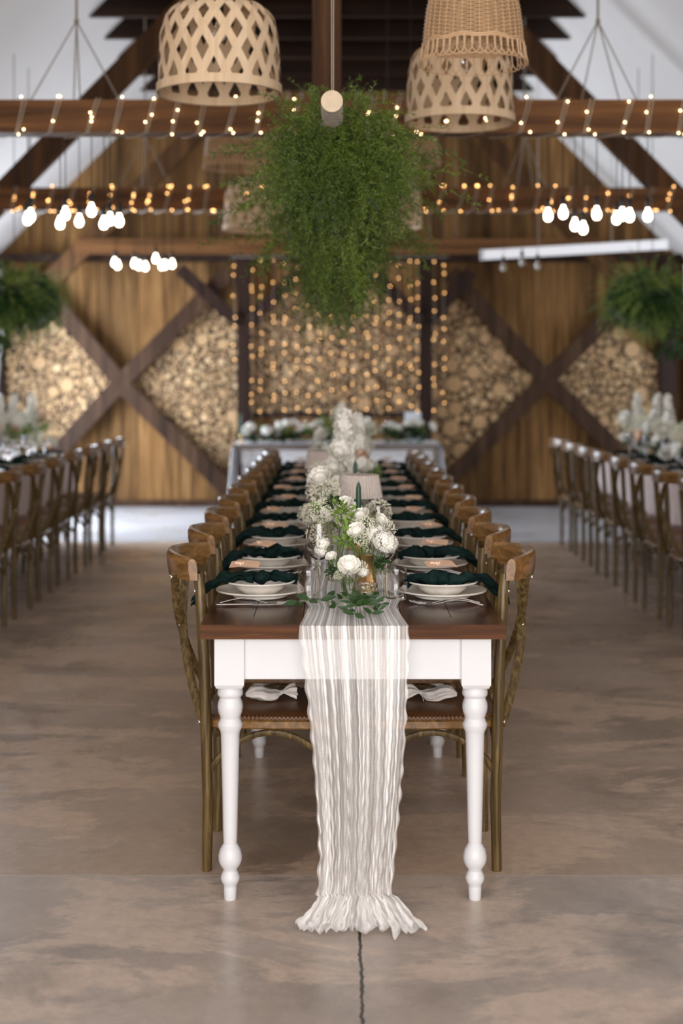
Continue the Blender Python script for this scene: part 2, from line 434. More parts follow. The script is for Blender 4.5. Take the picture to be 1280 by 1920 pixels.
def inside(p, poly):
    x, z = p; c = False; n = len(poly)
    for i in range(n):
        x0, z0 = poly[i]; x1, z1 = poly[(i+1) % n]
        if (z0 > z) != (z1 > z) and x < (x1-x0)*(z-z0)/(z1-z0)+x0: c = not c
    return c
def log_panel(pxpoly, big, seed, lab, rs=(.013, .03)):
    r_ = random.Random(seed); poly = [W(*p) for p in pxpoly]
    xs = [p[0] for p in poly]; zs = [p[1] for p in poly]
    t = empty('log_panel', (0, WY-.05, 0), label=lab, cat='log wall panel', group='log slice panels')
    b = MB(); b.prism(poly, .0, .035); b.build('backing', M['bark_side'], t, smooth=False)
    cells = {}; done = []
    def ok(x, z, r):
        ci, cj = int(x//.2), int(z//.2)
        for i in range(ci-1, ci+2):
            for j in range(cj-1, cj+2):
                for (a, c, q) in cells.get((i, j), ()):
                    if (a-x)**2+(c-z)**2 < (q+r)**2*.98: return False
        return True
    small = MB()
    def log(mbx, x, z, r):
        n = 18 if r > .04 else 11; y1 = -r_.uniform(.01, .05) - r*.3
        ph = r_.uniform(0, 6); c = [(x+r*math.cos(ph+2*PI*k/n), z+r*math.sin(ph+2*PI*k/n)) for k in range(n)]
        vs = [(a, y1, e) for a, e in c]+[(a, .0, e) for a, e in c]
        o = len(mbx.v); mbx.v.extend(vs)
        mbx.f.append(tuple(o+k for k in range(n))); mbx.mi.append(0)
        for k in range(n): mbx.f.append((o+k, o+k+n, o+(k+1) % n+n, o+(k+1) % n)); mbx.mi.append(1)
    plan = [(.055, .10 if big > 10 else .08, big, big*30), (.03, .05, int(big*3.5), big*60), (rs[0]+.008, rs[1]+.004, 260, 3000), (rs[0], rs[1]-.010, 4000, 26000)]
    for lo, hi, cnt, tries in plan:
        k = 0
        for _ in range(tries):
            if k >= cnt: break
            r = r_.uniform(lo, hi); x = r_.uniform(min(xs), max(xs)); z = r_.uniform(min(zs), max(zs))
            if not inside((x, z), poly) or not ok(x, z, r): continue
            cells.setdefault((int(x//.2), int(z//.2)), []).append((x, z, r)); k += 1
            if r > .0545:
                m2 = MB(); log(m2, x, z, r); m2.build('log_slice', [M['logcap'], M['bark_side']], t, smooth=False)
            else: log(small, x, z, r)
    o = small.build('log_slices', [M['logcap'], M['bark_side']], t, smooth=False); o['kind'] = 'stuff'
log_panel([(250, 722), (392, 562), (447, 612), (447, 915), (432, 915)], 5, 1, 'pale panel of tightly packed log slices between the left X and the post')
log_panel([(220, 720), (92, 593), (10, 560+20), (10, 835), (150, 835), (110, 830)][0:4]+[(118, 832)], 3, 2, 'pale log slice panel at the far left below the hanging plant')
log_panel([(468, 772), (468, 620), (545, 543), (640, 530), (715, 543), (787, 620), (787, 772)], 8, 3, 'wide middle log slice panel behind the curtain of fairy lights')
log_panel([(855, 552), (1000, 717), (858, 897), (808, 915), (808, 610)], 17, 4, 'log slice panel with large round slices right of the head table')
log_panel([(1044, 712), (1142, 606), (1233, 606+70), (1233, 850), (1150, 850)], 11, 5, 'dark log slice panel at the far right under the hanging plant')
b = MB(); b.box(*[W(468, 0)[0], W(787, 0)[0]], WY-.1, WY-.02, W(0, 782)[1], W(0, 773)[1])
tag(b.build('shelf_rail', M['post'], smooth=False), 'dark rail below the middle log panel behind the head table', 'rail')

# fluorescent batten
t = empty('ceiling_light', (0, 13.2, 0), label='long white fluorescent batten under the beam before the gable wall', cat='light fitting')
b = MB(); s_ = 13.2/2667
p0 = Vector(((905-632)*s_, 0, 1.42+(702-478)*s_)); p1 = Vector(((1250-632)*s_, 0, 1.42+(702-458)*s_))
b.bar(p0, p1, .09, .085); b.build('housing', M['tube'], t, smooth=False)
b = MB(); 
for p in (p0, p1):
    d = .02 if p is p1 else -.02
    b.box(p.x-.012+d*.5, p.x+.012+d*.5, -.05, .05, p.z-.048, p.z+.048)
b.build('end_caps', M['white'], t, smooth=False)
b = MB()
for q in (.3, .7): 
    m_ = p0.lerp(p1, q); b.tube([(m_.x, 0, m_.z+.04), (m_.x, 0, RID-m_.x-.02)], .004, 5)
b.build('suspension_wire', M['wire'], t)
# tied-back curtain by the east door
def drape(X, y, ztop, zt, zb, sg, lab):
    t = empty('curtain', (X, y, 0), label=lab, cat='curtain', group='tied curtains')
    b = MB()
    def fn(u, v):
        z = ztop+(zb-ztop)*v
        k = abs(z-zt); wdt = .05+.30*min(1, k/.7)**1.1
        return (math.sin(u*9*2*PI)*.025*(wdt/.3)+sg*0, (u-.5)*wdt*1.5, z)
    b.grid(fn, 60, 24); b.build('drape', M['cloth'], t)
    b = MB(); b.lathe([(.055, -.02), (.062, 0), (.055, .02)], 16, (0, 0, zt)); b.build('tieback', M['cloth'], t)
drape(3.44, 13.75, 2.5, 1.55, .05, 1, 'white curtain tied in the middle beside the right side door')
drape(-3.5, 14.6, 2.5, 1.2, .05, -1, 'white curtain tied low beside the left side door')

# ------------------------------------------------------------ crossback chair
def make_chair():
    t = empty('crossback_chair', label='brown crossback chair', cat='chair')
    for sy in (-1, 1):
        b = MB(); b.tube([(.0, sy*.178, 0), (.004, sy*.184, .2), (-.001, sy*.19, .42), (-.008, sy*.186, .62), (-.018, sy*.176, .78), (-.024, sy*.17, .848)], [.0145, .0155, .0165, .016, .0155, .0145], 10)
        b.build('rear_leg', M['chair'], t)
        b = MB(); b.tube([(.375, sy*.19, 0), (.368, sy*.186, .22), (.36, sy*.18, .415)], [.0125, .0145, .0165], 10); b.build('front_leg', M['chair'], t)
    # top rail: broad bent board bowed away from the sitter
    b = MB()
    prof = [(-.012, -.034), (-.014, .0), (-.012, .026), (-.006, .037), (.004, .039), (.011, .03), (.012, 0), (.009, -.034)]
    def rail(u, v):
        a = (u-.5)*2; yy = a*.205; bow = -.036-.084*(1-a*a); tp = 1-.16*abs(a)**3
        k = v*len(prof); p = prof[int(round(k)) % len(prof)]
        return (bow+p[0]-.10*p[1], yy, .862+p[1]*tp+.004*(1-a*a))
    b.grid(rail, 18, 8)
    for e in (0, 18):
        ids = [j*19+e for j in range(8)]
        b.f.append(tuple(ids if e else ids[::-1])); b.mi.append(0)
    b.build('top_rail', M['rail'], t)
    # crossing bent strips
    for sy in (-1, 1):
        pts = []
        for k in range(15):
            q = k/14; z = .845-.43*q; y = -sy*.15+sy*(.15+.176)*(q**.85); x = -.090-.018*math.sin(q*PI)+ .080*q**1.7
            pts.append((x-.004*sy, y, z))
        b = MB(); b.tube(pts, .0125, 8, flat=.34); b.build('cross_strip', M['chair'], t)
    b = MB(); b.ball((0, 0, 0), .0058, 8, 6); scr = b.mesh('screw', M['metal'])
    for sy in (-1, 1):
        for p in ((-.104, sy*.15, .836), (-.020, sy*.188, .428), (-.034, sy*.177, .80)): link('screw', scr, t, p)
    link('screw', scr, t, (-.098, 0, .673))
    # seat
    def seat_ring(z, ins):
        out = []
        for k in range(40):
            a = 2*PI*k/40; c, s_ = math.cos(a), math.sin(a); e = .38
            x = .185+(.205-ins)*math.copysign(abs(c)**e, c); y = (.205-ins-.012*(1-(x/.39)))*math.copysign(abs(s_)**e, s_)
            out.append((x, y, z))
        return out
    b = MB(); rings = [seat_ring(.408, .004), seat_ring(.412, 0), seat_ring(.430, 0), seat_ring(.434, .006), seat_ring(.430, .03)]
    vs = sum(rings, []); fs = [(i*40+k, i*40+(k+1) % 40, (i+1)*40+(k+1) % 40, (i+1)*40+k) for i in range(4) for k in range(40)]
    fs.append(tuple(range(39, -1, -1))); b.add(vs, fs); b.build('seat_frame', M['rail'], t)
    b = MB(); rings = [seat_ring(.430, .012), seat_ring(.440, .016), seat_ring(.446, .03), seat_ring(.450, .09), seat_ring(.451, .15)]
    vs = sum(rings, []); fs = [(i*40+k, i*40+(k+1) % 40, (i+1)*40+(k+1) % 40, (i+1)*40+k) for i in range(4) for k in range(40)]
    fs.append(tuple(range(160, 200))); b.add(vs, fs); b.build('rattan_seat', M['rattan'], t)
    # bentwood arches under the seat
    def arch(p, q, name='arch'):
        p = Vector(p); q = Vector(q); pts = []
        for k in range(17):
            s2 = k/16; m_ = p.lerp(q, s2); m_.z = .285+.112*math.sin(s2*PI)**.7; pts.append(m_)
        b2 = MB(); b2.tube(pts, .0095, 8); b2.build(name, M['chair'], t)
    for sy in (-1, 1): arch((.008, sy*.187, 0), (.362, sy*.182, 0))
    arch((.362, -.18, 0), (.362, .18, 0)); arch((.0, -.187, 0), (.0, .187, 0))
    return tree(t)
chair = make_chair()
CX = .0415                                      # middle of the long table
NCH = 10; SP = .6; Y1 = 4.25
for i in range(NCH):
    y = Y1+SP*i
    for sg, nm in ((-1, 'left'), (1, 'right')):
        spawn(chair, (CX+sg*.415, y, 0), 0 if sg < 0 else PI, 'brown crossback chair pushed in on the %s of the central table, %s from the front' % (nm, ORD[i]), 'crossback chairs at the central table')
for sg, nm in ((-1, 'left'), (1, 'right')):
    for i in range(8):
        y = 11.6-.63*i
        spawn(chair, (sg*1.865, y+R(-.02, .02), 0), (PI if sg < 0 else 0)+R(-.05, .05), 'dark crossback chair at the %s side table, %s from the gable wall' % (nm, ORD[i]), 'crossback chairs at the side tables')

# ------------------------------------------------------------ tables
TZ = .757
LEG = [(335, 42), (345, 36), (352, 41), (366, 43), (374, 41), (380, 35), (388, 37), (398, 41), (412, 42.5), (428, 40), (440, 35), (448, 33), (456, 36), (468, 41.5), (478, 40), (490, 34), (500, 31.5), (600, 29), (700, 26.5), (800, 24.5), (852, 23), (858, 22), (866, 27), (880, 35), (900, 39.5), (915, 39), (930, 33), (942, 24), (948, 23), (958, 28), (970, 32.5), (982, 30), (994, 23), (1000, 21), (1004, 22), (1040, 20.5), (1043, 19)]
def leg_mesh(zs=.718):
    b = MB(); k = zs/(1043-173)
    b.lathe([(w_*.00081, (1043-y)*k) for y, w_ in LEG][::-1], 24)
    z0 = (1043-337)*k; b.box(-.0395, .0395, -.0395, .0395, z0+.004, zs-.001)
    b.add([(x*.034, y*.034, z0-.006) for x in (-1, 1) for y in (-1, 1)]+[(x*.0395, y*.0395, z0+.004) for x in (-1, 1) for y in (-1, 1)], [(0, 1, 3, 2), (0, 4, 5, 1), (1, 5, 7, 3), (3, 7, 6, 2), (2, 6, 4, 0)])
    me = b.mesh('turned_leg', M['white']); me.set_sharp_from_angle(angle=math.radians(32)); return me
LEGM = leg_mesh()
def make_table(L=1.6, Wd=.81, name='farm_table'):
    t = empty(name, label='table', cat='table')
    b = MB()
    n = 6; bw = (Wd-.004)/n
    b.box(-Wd/2, Wd/2, 0, .115, .7185, TZ, 0)              # breadboard end
    b.box(-Wd/2, Wd/2, L-.115, L-.001, .7185, TZ, 0)
    for k in range(n):
        b.box(-Wd/2+k*Wd/n+.001, -Wd/2+(k+1)*Wd/n-.001, .117, L-.117, .7185, TZ-.0008, 0)
    me = b.mesh('table_top', [M['top'], M['top_edge']], False)
    for p in me.polygons:
        if abs(p.normal.z) < .5: p.material_index = 1
    link('table_top', me, t)
    for x in (-1, 1):
        for y in (.085, L-.085): link('turned_leg', LEGM, t, (x*(Wd/2-.074), y, 0))
    a = Wd/2-.074
    for y in (.062, L-.062-.02): b = MB(); b.box(-a+.0395, a-.0395, y, y+.02, .60, .718); b.build('end_apron', M['white'], t, smooth=False)
    for x in (-1, 1): b = MB(); b.box(x*(a+.012)-.01, x*(a+.012)+.01, .125, L-.125, .60, .718); b.build('side_apron', M['white'], t, smooth=False)
    return tree(t)
tb = make_table()
for i in range(4):
    spawn(tb, (CX, 3.765+1.602*i, 0), 0, 'brown topped white legged table, %s from the front of the long central row' % ORD[i], 'joined tables of the central row')
# gauze runner
b = MB(); NU = 130; NV = 150; YE = 3.757
# arc-length plan: v<.45 on table, then hanging, then pooled
def runner(u, v):
    a = (u-.5)*2
    nz = mnoise.noise(Vector((u*16, v*2.2, 1.3))); nz2 = mnoise.noise(Vector((u*34, v*5, 7.7)))
    if v < .25:
        q = v/.25; y = 10.1-q*(10.1-YE-.01); wdt = .13+.016*math.sin(y*3.1)+.01*math.sin(y*7.7)
        e = max(0, 1-(y-YE)/.25)
        return (CX+.002+a*(wdt*(1-e)+.146*e), y, TZ+.0035+.004*abs(nz)+.002*abs(nz2)+.006*e*(nz+.6))
    q = (v-.25)/.75                             # 0 at the table edge, 1 at the hem on the floor
    qa = .80; fold = math.sin(u*2*PI*14+nz*1.0+.4*math.sin(v*9)); ed = 1 if abs(a) > .95 else 0
    wig = .0011*math.sin(v*120+nz*12)*(.5+q)+.003*nz2*q
    if q < qa:
        h = q/qa; z = TZ+.004-(TZ-.062)*h
        y = YE-.004-.006*min(1, h*8)-.045*h**3
        wdt = .146-.054*min(1, h*1.03)**1.1+.010*max(0, h-.86)*7*(1 if a < 0 else .3); cx = CX+.002+.012*math.sin(h*PI*.9)
        return (cx+a*wdt+wig+ed*.0022*math.sin(v*110+a), y-(.006+.012*min(1, h*2))*(fold*.5+.5)-.006*nz, z)
    h = (q-qa)/(1-qa); nb = mnoise.noise(Vector((u*7, 3.3, h*1.5))); fr = math.sin(u*2*PI*9+nz*5+nb*4+1); f2 = math.sin(u*2*PI*23+nz2*5+h*3)
    wdt = .101+(.050+.012*nb)*h**.8; sm = h*h*(3-2*h)
    y = YE-.055-.015*h-(.08+.05*nb)*h**1.3+.015*fr*h+.008*f2*h-(.012)*(fold*.5+.5)*(1-h)-.006*nz
    z = .062*(1-h)**1.8+.004+.018*sm**.5*(fr*.5+.5)*(1-.45*h)+.006*(f2*.5+.5)*h+.014*abs(nz)*h
    return (CX+.012+a*wdt+.014*h*math.sin(u*2*PI*9+nz*4+2.4)+wig+(-.012*h if a < 0 else .006*h), y, z)
b.grid(runner, NU, NV, uv=True)
tag(b.build('table_runner', M['gauze']), 'sheer white crinkled gauze runner along the central table, hanging to the floor in front', 'table runner')

# ------------------------------------------------------------ place setting pieces
def make(name, cat, parts):
    t = empty(name, label=name.replace('_', ' '), cat=cat)
    for pn, mbx, mat in parts: mbx.build(pn, mat, t)
    return tree(t)
def single(name, cat, mbx, mat, **kw):
    o = mbx.build(name, mat, **kw); tag(o, name.replace('_', ' '), cat); return tree(o)
b = MB(); b.lathe([(.0, .0), (.078, .0), (.082, .003), (.080, .008), (.100, .012), (.1305, .020), (.132, .023), (.130, .0245), (.098, .0165), (.080, .012), (0, .0115)], 48)
charger = single('dinner_plate', 'plate', b, M['plate'])
b = MB(); b.lathe([(0, 0), (.052, 0), (.056, .003), (.070, .014), (.080, .026), (.104, .033), (.1055, .036), (.103, .0375), (.078, .031), (.066, .019), (.05, .008), (0, .007)], 48)
bowl = single('soup_bowl', 'bowl', b, M['plate'])
# knotted napkin (x = outwards to the diner is negative)
def make_napkin(seed):
    r_ = random.Random(seed); b = MB()
    ph = [r_.uniform(0, 6) for _ in range(6)]
    def limb(sg, L, droop):
        def fn(u, v):
            q = v; x = sg*(.010+L*q); wd = (.016+.036*q**.7-(.030*max(0, q-.7)/.3)); a = (u-.5)*2
            z = .040+.010*math.sin(min(1, q*1.6)*PI*.7)-droop*max(0, q-.5)**1.5
            ridge = .009*math.sin(u*PI*4+ph[0]+q*3)*(1-.4*q)+.005*math.sin(u*PI*9+ph[1]+q*6)
            nn = mnoise.noise(Vector((x*28+seed*9, a*1.6, sg)))
            lift = .008*(1-a*a)*(1-.45*q)+.024*nn*(1-.6*q)
            return (x+.010*math.sin(u*7+ph[2]), a*wd+.016*math.sin(q*5+ph[3])+sg*.018*q, z+ridge+lift)
        b.grid(fn, 20, 24)
        def fn2(u, v):
            x, y, z = fn(u, v); return (x, y*.97, z-.0035)
        b.grid(fn2, 20, 24)
    limb(-1, .185, .20 if seed % 3 else .14); limb(1, .105, .04)
    # knot
    def knot(u, v):
        a = u*2*PI; c = v*2*PI
        rr = .019+.004*math.sin(c*3+ph[4])+.004*math.sin(a*2+ph[5])
        return ((.004+rr*math.cos(c))*1.0+.004*math.sin(a), (.024+rr*.45*math.sin(c))*math.cos(a), .050+(.014+rr*.35*math.sin(c))*math.sin(a))
    b.grid(knot, 24, 12)
    return b
napkins = []
for sd in (1, 2, 5):
    o = make_napkin(sd).build('knotted_napkin', M['napkin'], sharp=False); tag(o, 'napkin', 'napkin'); napkins.append(tree(o))
# place card with a dried flower
t = empty('place_card', label='card', cat='place card')
b = MB()
def cardf(u, v): return ((u-.5)*.088, (v-.5)*.05+.002*math.sin(u*23), .004*math.sin(u*3.1)+.001+.012*v)
b.grid(cardf, 12, 3); b.grid(lambda u, v: tuple(Vector(cardf(u, v))+Vector((0, 0, .0012))), 12, 3); b.build('card', M['card'], t)
b = MB()
for k in range(7): b.ball((-.012+R(-.016, .016), R(-.012, .012), .008+R(0, .006)), R(.003, .006), 6, 5)
b.build('dried_flower', M['peach'], t)
card = tree(t)
def fork(b, y, L=.19):
    # handle toward -x (diner side), head toward +x
    pts = [(-L/2+L*.68*q, y, .0025+.010*math.sin(q*PI)**1.2) for q in [k/12 for k in range(13)]]
    rs = [.0042-.0018*math.sin(min(1, k/12*1.2)*PI/2)*.9 for k in range(13)]
    b.tube(pts, rs, 8, flat=.55)
    x0 = -L/2+L*.68
    b.grid(lambda u, v: (x0+.028*v, y+(u-.5)*(.006+.016*min(1, v*1.6)), .0035-.002*math.sin(v*PI)), 5, 5)
    for k in range(4):
        yy = y-.0095+.0063*k; b.tube([(x0+.026, yy, .003), (x0+.045, yy, .003), (x0+.062, yy, .008)], [.0013, .0012, .0007], 5)
def knife(b, y, L=.205):
    b.tube([(-L/2+L*.5*q, y, .0035) for q in [0, .2, .5, .8, 1]], [.0042, .0048, .0042, .0036, .003], 8, flat=.6)
    b.grid(lambda u, v: (L*.5*v, y+(u-.35)*.018*(1 if v < .85 else max(.15, (1-v)/.15)), .0025+.0012*(1-abs(u-.5)*2)), 3, 12)
b = MB(); fork(b, 0); b.v = [(x*1.06, y*1.2, z*1.3+.0004) for x, y, z in b.v]; t_f = single('dinner_fork', 'fork', b, M['metal'])
b = MB(); knife(b, 0); b.v = [(x, y*1.15, z*1.3) for x, y, z in b.v]; t_k = single('dinner_knife', 'knife', b, M['metal'])
# glasses
b = MB(); b.lathe([(0, 0), (.028, 0), (.031, .004), (.0335, .045), (.031, .092), (.0298, .092), (.0320, .045), (.029, .010), (0, .008)], 28)
tumbler = single('water_tumbler', 'glass', b, M['glass'])
b = MB(); b.lathe([(0, 0), (.034, 0), (.034, .0012), (.012, .004), (.0042, .012), (.0036, .085), (.006, .095), (.026, .112), (.038, .135), (.0385, .160), (.029, .212), (.0283, .212), (.0375, .160), (.037, .136), (.025, .115), (.004, .100), (0, .099)], 32)
wine = single('wine_glass', 'glass', b, M['glass'])
# organza favour pouch
b = MB()
def pouch(u, v):
    a = u*2*PI; q = v
    prof = [(0, .008), (.12, .026), (.35, .036), (.58, .028), (.70, .008), (.76, .007), (.88, .024), (1.0, .032)]
    for (a0, r0), (a1, r1) in zip(prof, prof[1:]):
        if a0 <= q <= a1: r = r0+(r1-r0)*(q-a0)/(a1-a0); break
    r *= 1+.22*math.sin(a*7+q*4)*(1 if q > .6 else .4)
    return ((q-.5)*.15, r*math.cos(a), max(.002, .020+r*.62*math.sin(a)+.006*math.sin(q*9)))
b.grid(pouch, 42, 26)
t = empty('favour_pouch', label='pouch', cat='favour bag'); b.build('pouch', M['organza'], t)
b = MB(); b.tube([(.032+.000*k, .0085*math.cos(k/12*2*PI), .02+.0075*math.sin(k/12*2*PI)) for k in range(12)], .0012, 5, closed=True)
b.tube([(.032, .008, .02), (.025, .02, .012), (.02, .034, .004)], .001, 5); b.build('drawstring', M['cloth'], t)
pouchT = tree(t)

rr = random.Random(11)
for i in range(NCH):
    y = Y1+SP*i
    for sg, nm in ((-1, 'left'), (1, 'right')):
        rz = 0 if sg < 0 else PI
        X = CX+sg*.272
        where = '%s place from front, %s of central table' % (ORD[i], nm)
        dy = rr.uniform(-.012, .012)
        spawn(charger, (X, y+dy, TZ), 0, 'cream dinner plate under a soup bowl, '+where, 'dinner plates')
        spawn(bowl, (X, y+dy, TZ+.0165-.0045), 0, 'cream soup bowl holding a napkin, '+where, 'soup bowls')
        zb = TZ+.012+.0115
        spawn(napkins[(i+(sg > 0)) % 3], (X, y+dy-.005, zb-.015), rz+rr.uniform(-.15, .15)*sg+.1, 'dark green knotted napkin, '+where, 'knotted napkins')
        spawn(card, (X+sg*rr.uniform(-.01, .05), y+dy+rr.uniform(-.02, .03), TZ+(.080 if i else .086)), rr.uniform(-1.0, .8), 'kraft place card on a green napkin, '+where, 'place cards')
        cy = y-.158
        spawn(t_f, (X+sg*rr.uniform(-.005, .015), cy+.012, TZ), rz+rr.uniform(-.05, .05), 'silver fork near the plate, '+where, 'forks')
        (spawn(t_k, (X+sg*.012, cy-.020, TZ), rz+.06, 'silver knife beside the fork, '+where, 'knives') if sg < 0 else
         spawn(t_f, (X+.004, cy-.016, TZ), rz-.16, 'second silver fork lying outermost, '+where, 'forks'))
        spawn(tumbler, (CX+sg*(.118+rr.uniform(0, .015)), y-.085+(.03 if sg > 0 else 0), TZ), 0, 'clear water tumbler, '+where, 'water tumblers')
        spawn(wine, (CX+sg*(.095+rr.uniform(-.01, .008)), y+.055+rr.uniform(-.02, .02), TZ), 0, 'clear stemmed wine glass, '+where, 'wine glasses')
for sg, nm in ((-1, 'left'), (1, 'right')):
    for i in range(3):
        y = Y1+SP*i
        spawn(pouchT, (CX+sg*.24, y-.02, .4515), (.25 if sg < 0 else PI-.2), 'white organza favour pouch on the %s chair seat left of centre table' % ORD[i] if sg < 0 else 'white organza favour pouch on the %s chair seat right of centre table' % ORD[i], 'favour pouches')

# ------------------------------------------------------------ flowers
def rose_mesh(r, seed, mat):
    r_ = random.Random(seed); b = MB()
    b.ball((0, 0, 0), r*.5, 8, 6)
    for ring, (n, rad, tilt, sz) in enumerate([(3, .22, .15, .62), (4, .36, .35, .75), (5, .52, .6, .85), (6, .68, .95, .92), (7, .80, 1.25, .9)]):
        for k in range(n):
            a = 2*PI*k/n+ring*.7+r_.uniform(-.2, .2); w2 = sz*r*r_.uniform(.9, 1.1)
            def pet(u, v):
                s_ = (u-.5)*2; q = v
                ang = a+s_*(.62-.05*ring)
                rad_ = r*rad*(.35+.75*q**.7)+r*.10*math.sin(q*PI)*abs(s_)+r*.18*max(0, q-.8)*5*.4*(ring > 1)
                zz = w2*(q*math.cos(tilt*.75)*1.05-.45)*(1-.18*s_*s_)+.04*r*math.sin(s_*6+k)
                return (rad_*math.cos(ang), rad_*math.sin(ang), zz)
            b.grid(pet, 6, 5)
    me = b.mesh('rose_bloom', mat); return me
def cluster_mesh(r, n, fr, seed, mat, name, sq=(1, 1, .8), petals=True):
    r_ = random.Random(seed); b = MB()
    for k in range(n):
        d = Vector((r_.gauss(0, 1), r_.gauss(0, 1), r_.gauss(0, 1))).normalized(); q = r_.uniform(.75, 1.0)
        c = Vector((d.x*r*sq[0]*q, d.y*r*sq[1]*q, d.z*r*sq[2]*q)); s_ = fr*r_.uniform(.7, 1.3)
        if petals:
            u = d.orthogonal().normalized(); w_ = d.cross(u); a0 = r_.uniform(0, 2)
            for p in range(4):
                a = a0+p*PI/2; e = u*math.cos(a)+w_*math.sin(a); f_ = d.cross(e)
                b.add([c, c+e*s_*.7+f_*s_*.45+d*s_*.2, c+e*s_*1.15+d*s_*.1, c+e*s_*.7-f_*s_*.45+d*s_*.2], [(0, 1, 2, 3)])
        else: b.ball(c, s_*.55, 5, 4)
    return b.mesh(name, mat)
def spike_mesh(L, r, seed, mat):
    r_ = random.Random(seed); b = MB()
    for k in range(90):
        q = r_.random(); a = r_.uniform(0, 2*PI); rad = r*(1-.65*q)*r_.uniform(.5, 1); z = q*L; s_ = r*.45*(1-.4*q)
        c = Vector((rad*math.cos(a), rad*math.sin(a), z)); d = Vector((math.cos(a), math.sin(a), .4)).normalized()
        u = d.orthogonal().normalized(); w_ = d.cross(u)
        for p in range(4):
            an = p*PI/2+k; e = u*math.cos(an)+w_*math.sin(an); f_ = d.cross(e)
            b.add([c, c+e*s_*.7+f_*s_*.5, c+e*s_*1.2+d*s_*.2, c+e*s_*.7-f_*s_*.5], [(0, 1, 2, 3)])
    return b.mesh('stock_spike', mat)
def leaf_quad(b, p, d, n, L, wd, curl=.15):
    p = Vector(p); d = Vector(d).normalized(); n = Vector(n); s_ = d.cross(n)
    if s_.length < 1e-3: s_ = d.orthogonal()
    s_.normalize(); n = s_.cross(d)
    row = []
    for q, w_ in ((0, .05), (.2, .7), (.45, 1), (.75, .65), (1, .03)):
        c = p+d*L*q-n*L*curl*q*q
        row.append((c-s_*wd*w_/2+n*wd*.12*w_, c, c+s_*wd*w_/2+n*wd*.12*w_))
    vs = [x for r3 in row for x in r3]; fs = []
    for i in range(4):
        for j in range(2): fs.append((i*3+j, i*3+j+1, i*3+j+4, i*3+j+3))
    b.add(vs, fs)
def foliage_mesh(r, n, L, seed, mat, up=.3, sq=1):
    r_ = random.Random(seed); b = MB()
    for k in range(n):
        d = Vector((r_.gauss(0, 1), r_.gauss(0, 1), r_.gauss(0, .6)+up)).normalized()
        p = d*r*r_.uniform(.1, .8); p.z *= sq; leaf_quad(b, p, d+Vector((r_.uniform(-.9, .9), r_.uniform(-.9, .9), r_.uniform(-.6, .9))), (r_.uniform(-.6, .6), r_.uniform(-.6, .6), 1), L*r_.uniform(.6, 1.2), L*.5)
    return b.mesh('foliage', mat)
ROSE = [rose_mesh(1, k, M['petal']) for k in range(3)]; ROSEP = rose_mesh(1, 9, M['peach'])
HYD = cluster_mesh(1, 230, .17, 3, M['petal'], 'hydrangea'); GYP = cluster_mesh(1, 260, .09, 4, M['cream'], 'gypsophila', petals=False, sq=(1, 1, .9))
STK = spike_mesh(1, .22, 5, M['petal']); FOL = foliage_mesh(1, 70, .5, 6, M['lime']); FOLD = foliage_mesh(1, 60, .6, 8, M['leaf'])
def put(name, me, parent, loc, s, rot=None):
    o = link(name, me, parent, loc); o.scale = (s, s, s) if not isinstance(s, tuple) else s
    o.rotation_euler = rot or (R(-.5, .5), R(-.5, .5), R(0, 6)); return o
VASES = []
def bouquet(x, y, z, items, label, group='flower arrangements on the central table', rf=0):
    """items: (kind, dx, dy, dz, size); stems gather at z"""
    t = empty('flower_arrangement', (x, y, z), label=label, cat='flowers', group=group)
    st = MB()
    for kind, dx, dy, dz, s in items:
        me = {'rose': ROSE[int((dx+dz)*1000) % 3], 'peach': ROSEP, 'hyd': HYD, 'gyp': GYP, 'stock': STK, 'lime': FOL, 'leaf': FOLD}[kind]
        nm = {'rose': 'white_rose', 'peach': 'peach_rose', 'hyd': 'hydrangea', 'gyp': 'gypsophila', 'stock': 'stock_flower', 'lime': 'foliage', 'leaf': 'foliage'}[kind]
        rot = None
        if kind in ('rose', 'peach'): rot = (R(.35, .9), R(-.4, .4)+dx*6, R(-.4, .4))
        if kind == 'stock': rot = (R(-.1, .1), dx*1.5, R(0, 6))
        put(nm, me, t, (dx, dy, dz), s, rot)
        st.tube([(dx*.12, dy*.12, .003), (dx*.3, dy*.3, dz*.35), (dx*.85, dy*.85, max(.01, dz-.2*s if kind != 'stock' else dz))], .0017, 5)
    st.build('stems', M['stem'], t)
    if rf: VASES.append((x, y, z, label))
    return t
def vase_cyl(r, h, mat=M['glass'], name='bud_vase'):
    b = MB(); b.lathe([(0, 0), (r*.95, 0), (r, .003), (r, h), (r-.002, h), (r-.0025, .008), (0, .007)], 32)
    return single(name, 'vase', b, mat)
vaseT = vase_cyl(.026, .085)
b = MB(); b.lathe([(0, 0), (.036, 0), (.037, .003), (.020, .098), (.024, .118), (.022, .118), (.018, .098), (.033, .006), (0, .005)], 8)
goldT = single('gold_vase', 'vase', b, M['gold'], smooth=False)
b = MB(); b.lathe([(0, 0), (.032, 0), (.0335, .004), (.035, .058), (.0328, .058), (.031, .008), (0, .007)], 40)
votT = single('votive_glass', 'candle holder', b, M['cutglass'])
# taper candle in a gold holder
t = empty('taper_candle', label='c', cat='candle')
b = MB(); b.lathe([(0, 0), (.03, 0), (.03, .004), (.009, .010), (.006, .05), (.013, .06), (.013, .085), (0, .085)], 20); b.build('candle_holder', M['gold'], t)
b = MB(); b.lathe([(.0105, .08), (.0105, .10), (.0095, .21), (.0085, .272), (.004, .288), (0, .290)], 10); b.build('wax', M['candle'], t)
b = MB(); b.tube([(0, 0, .288), (.001, 0, .296)], .0008, 5); b.build('wick', M['iron'], t)
candT = tree(t)
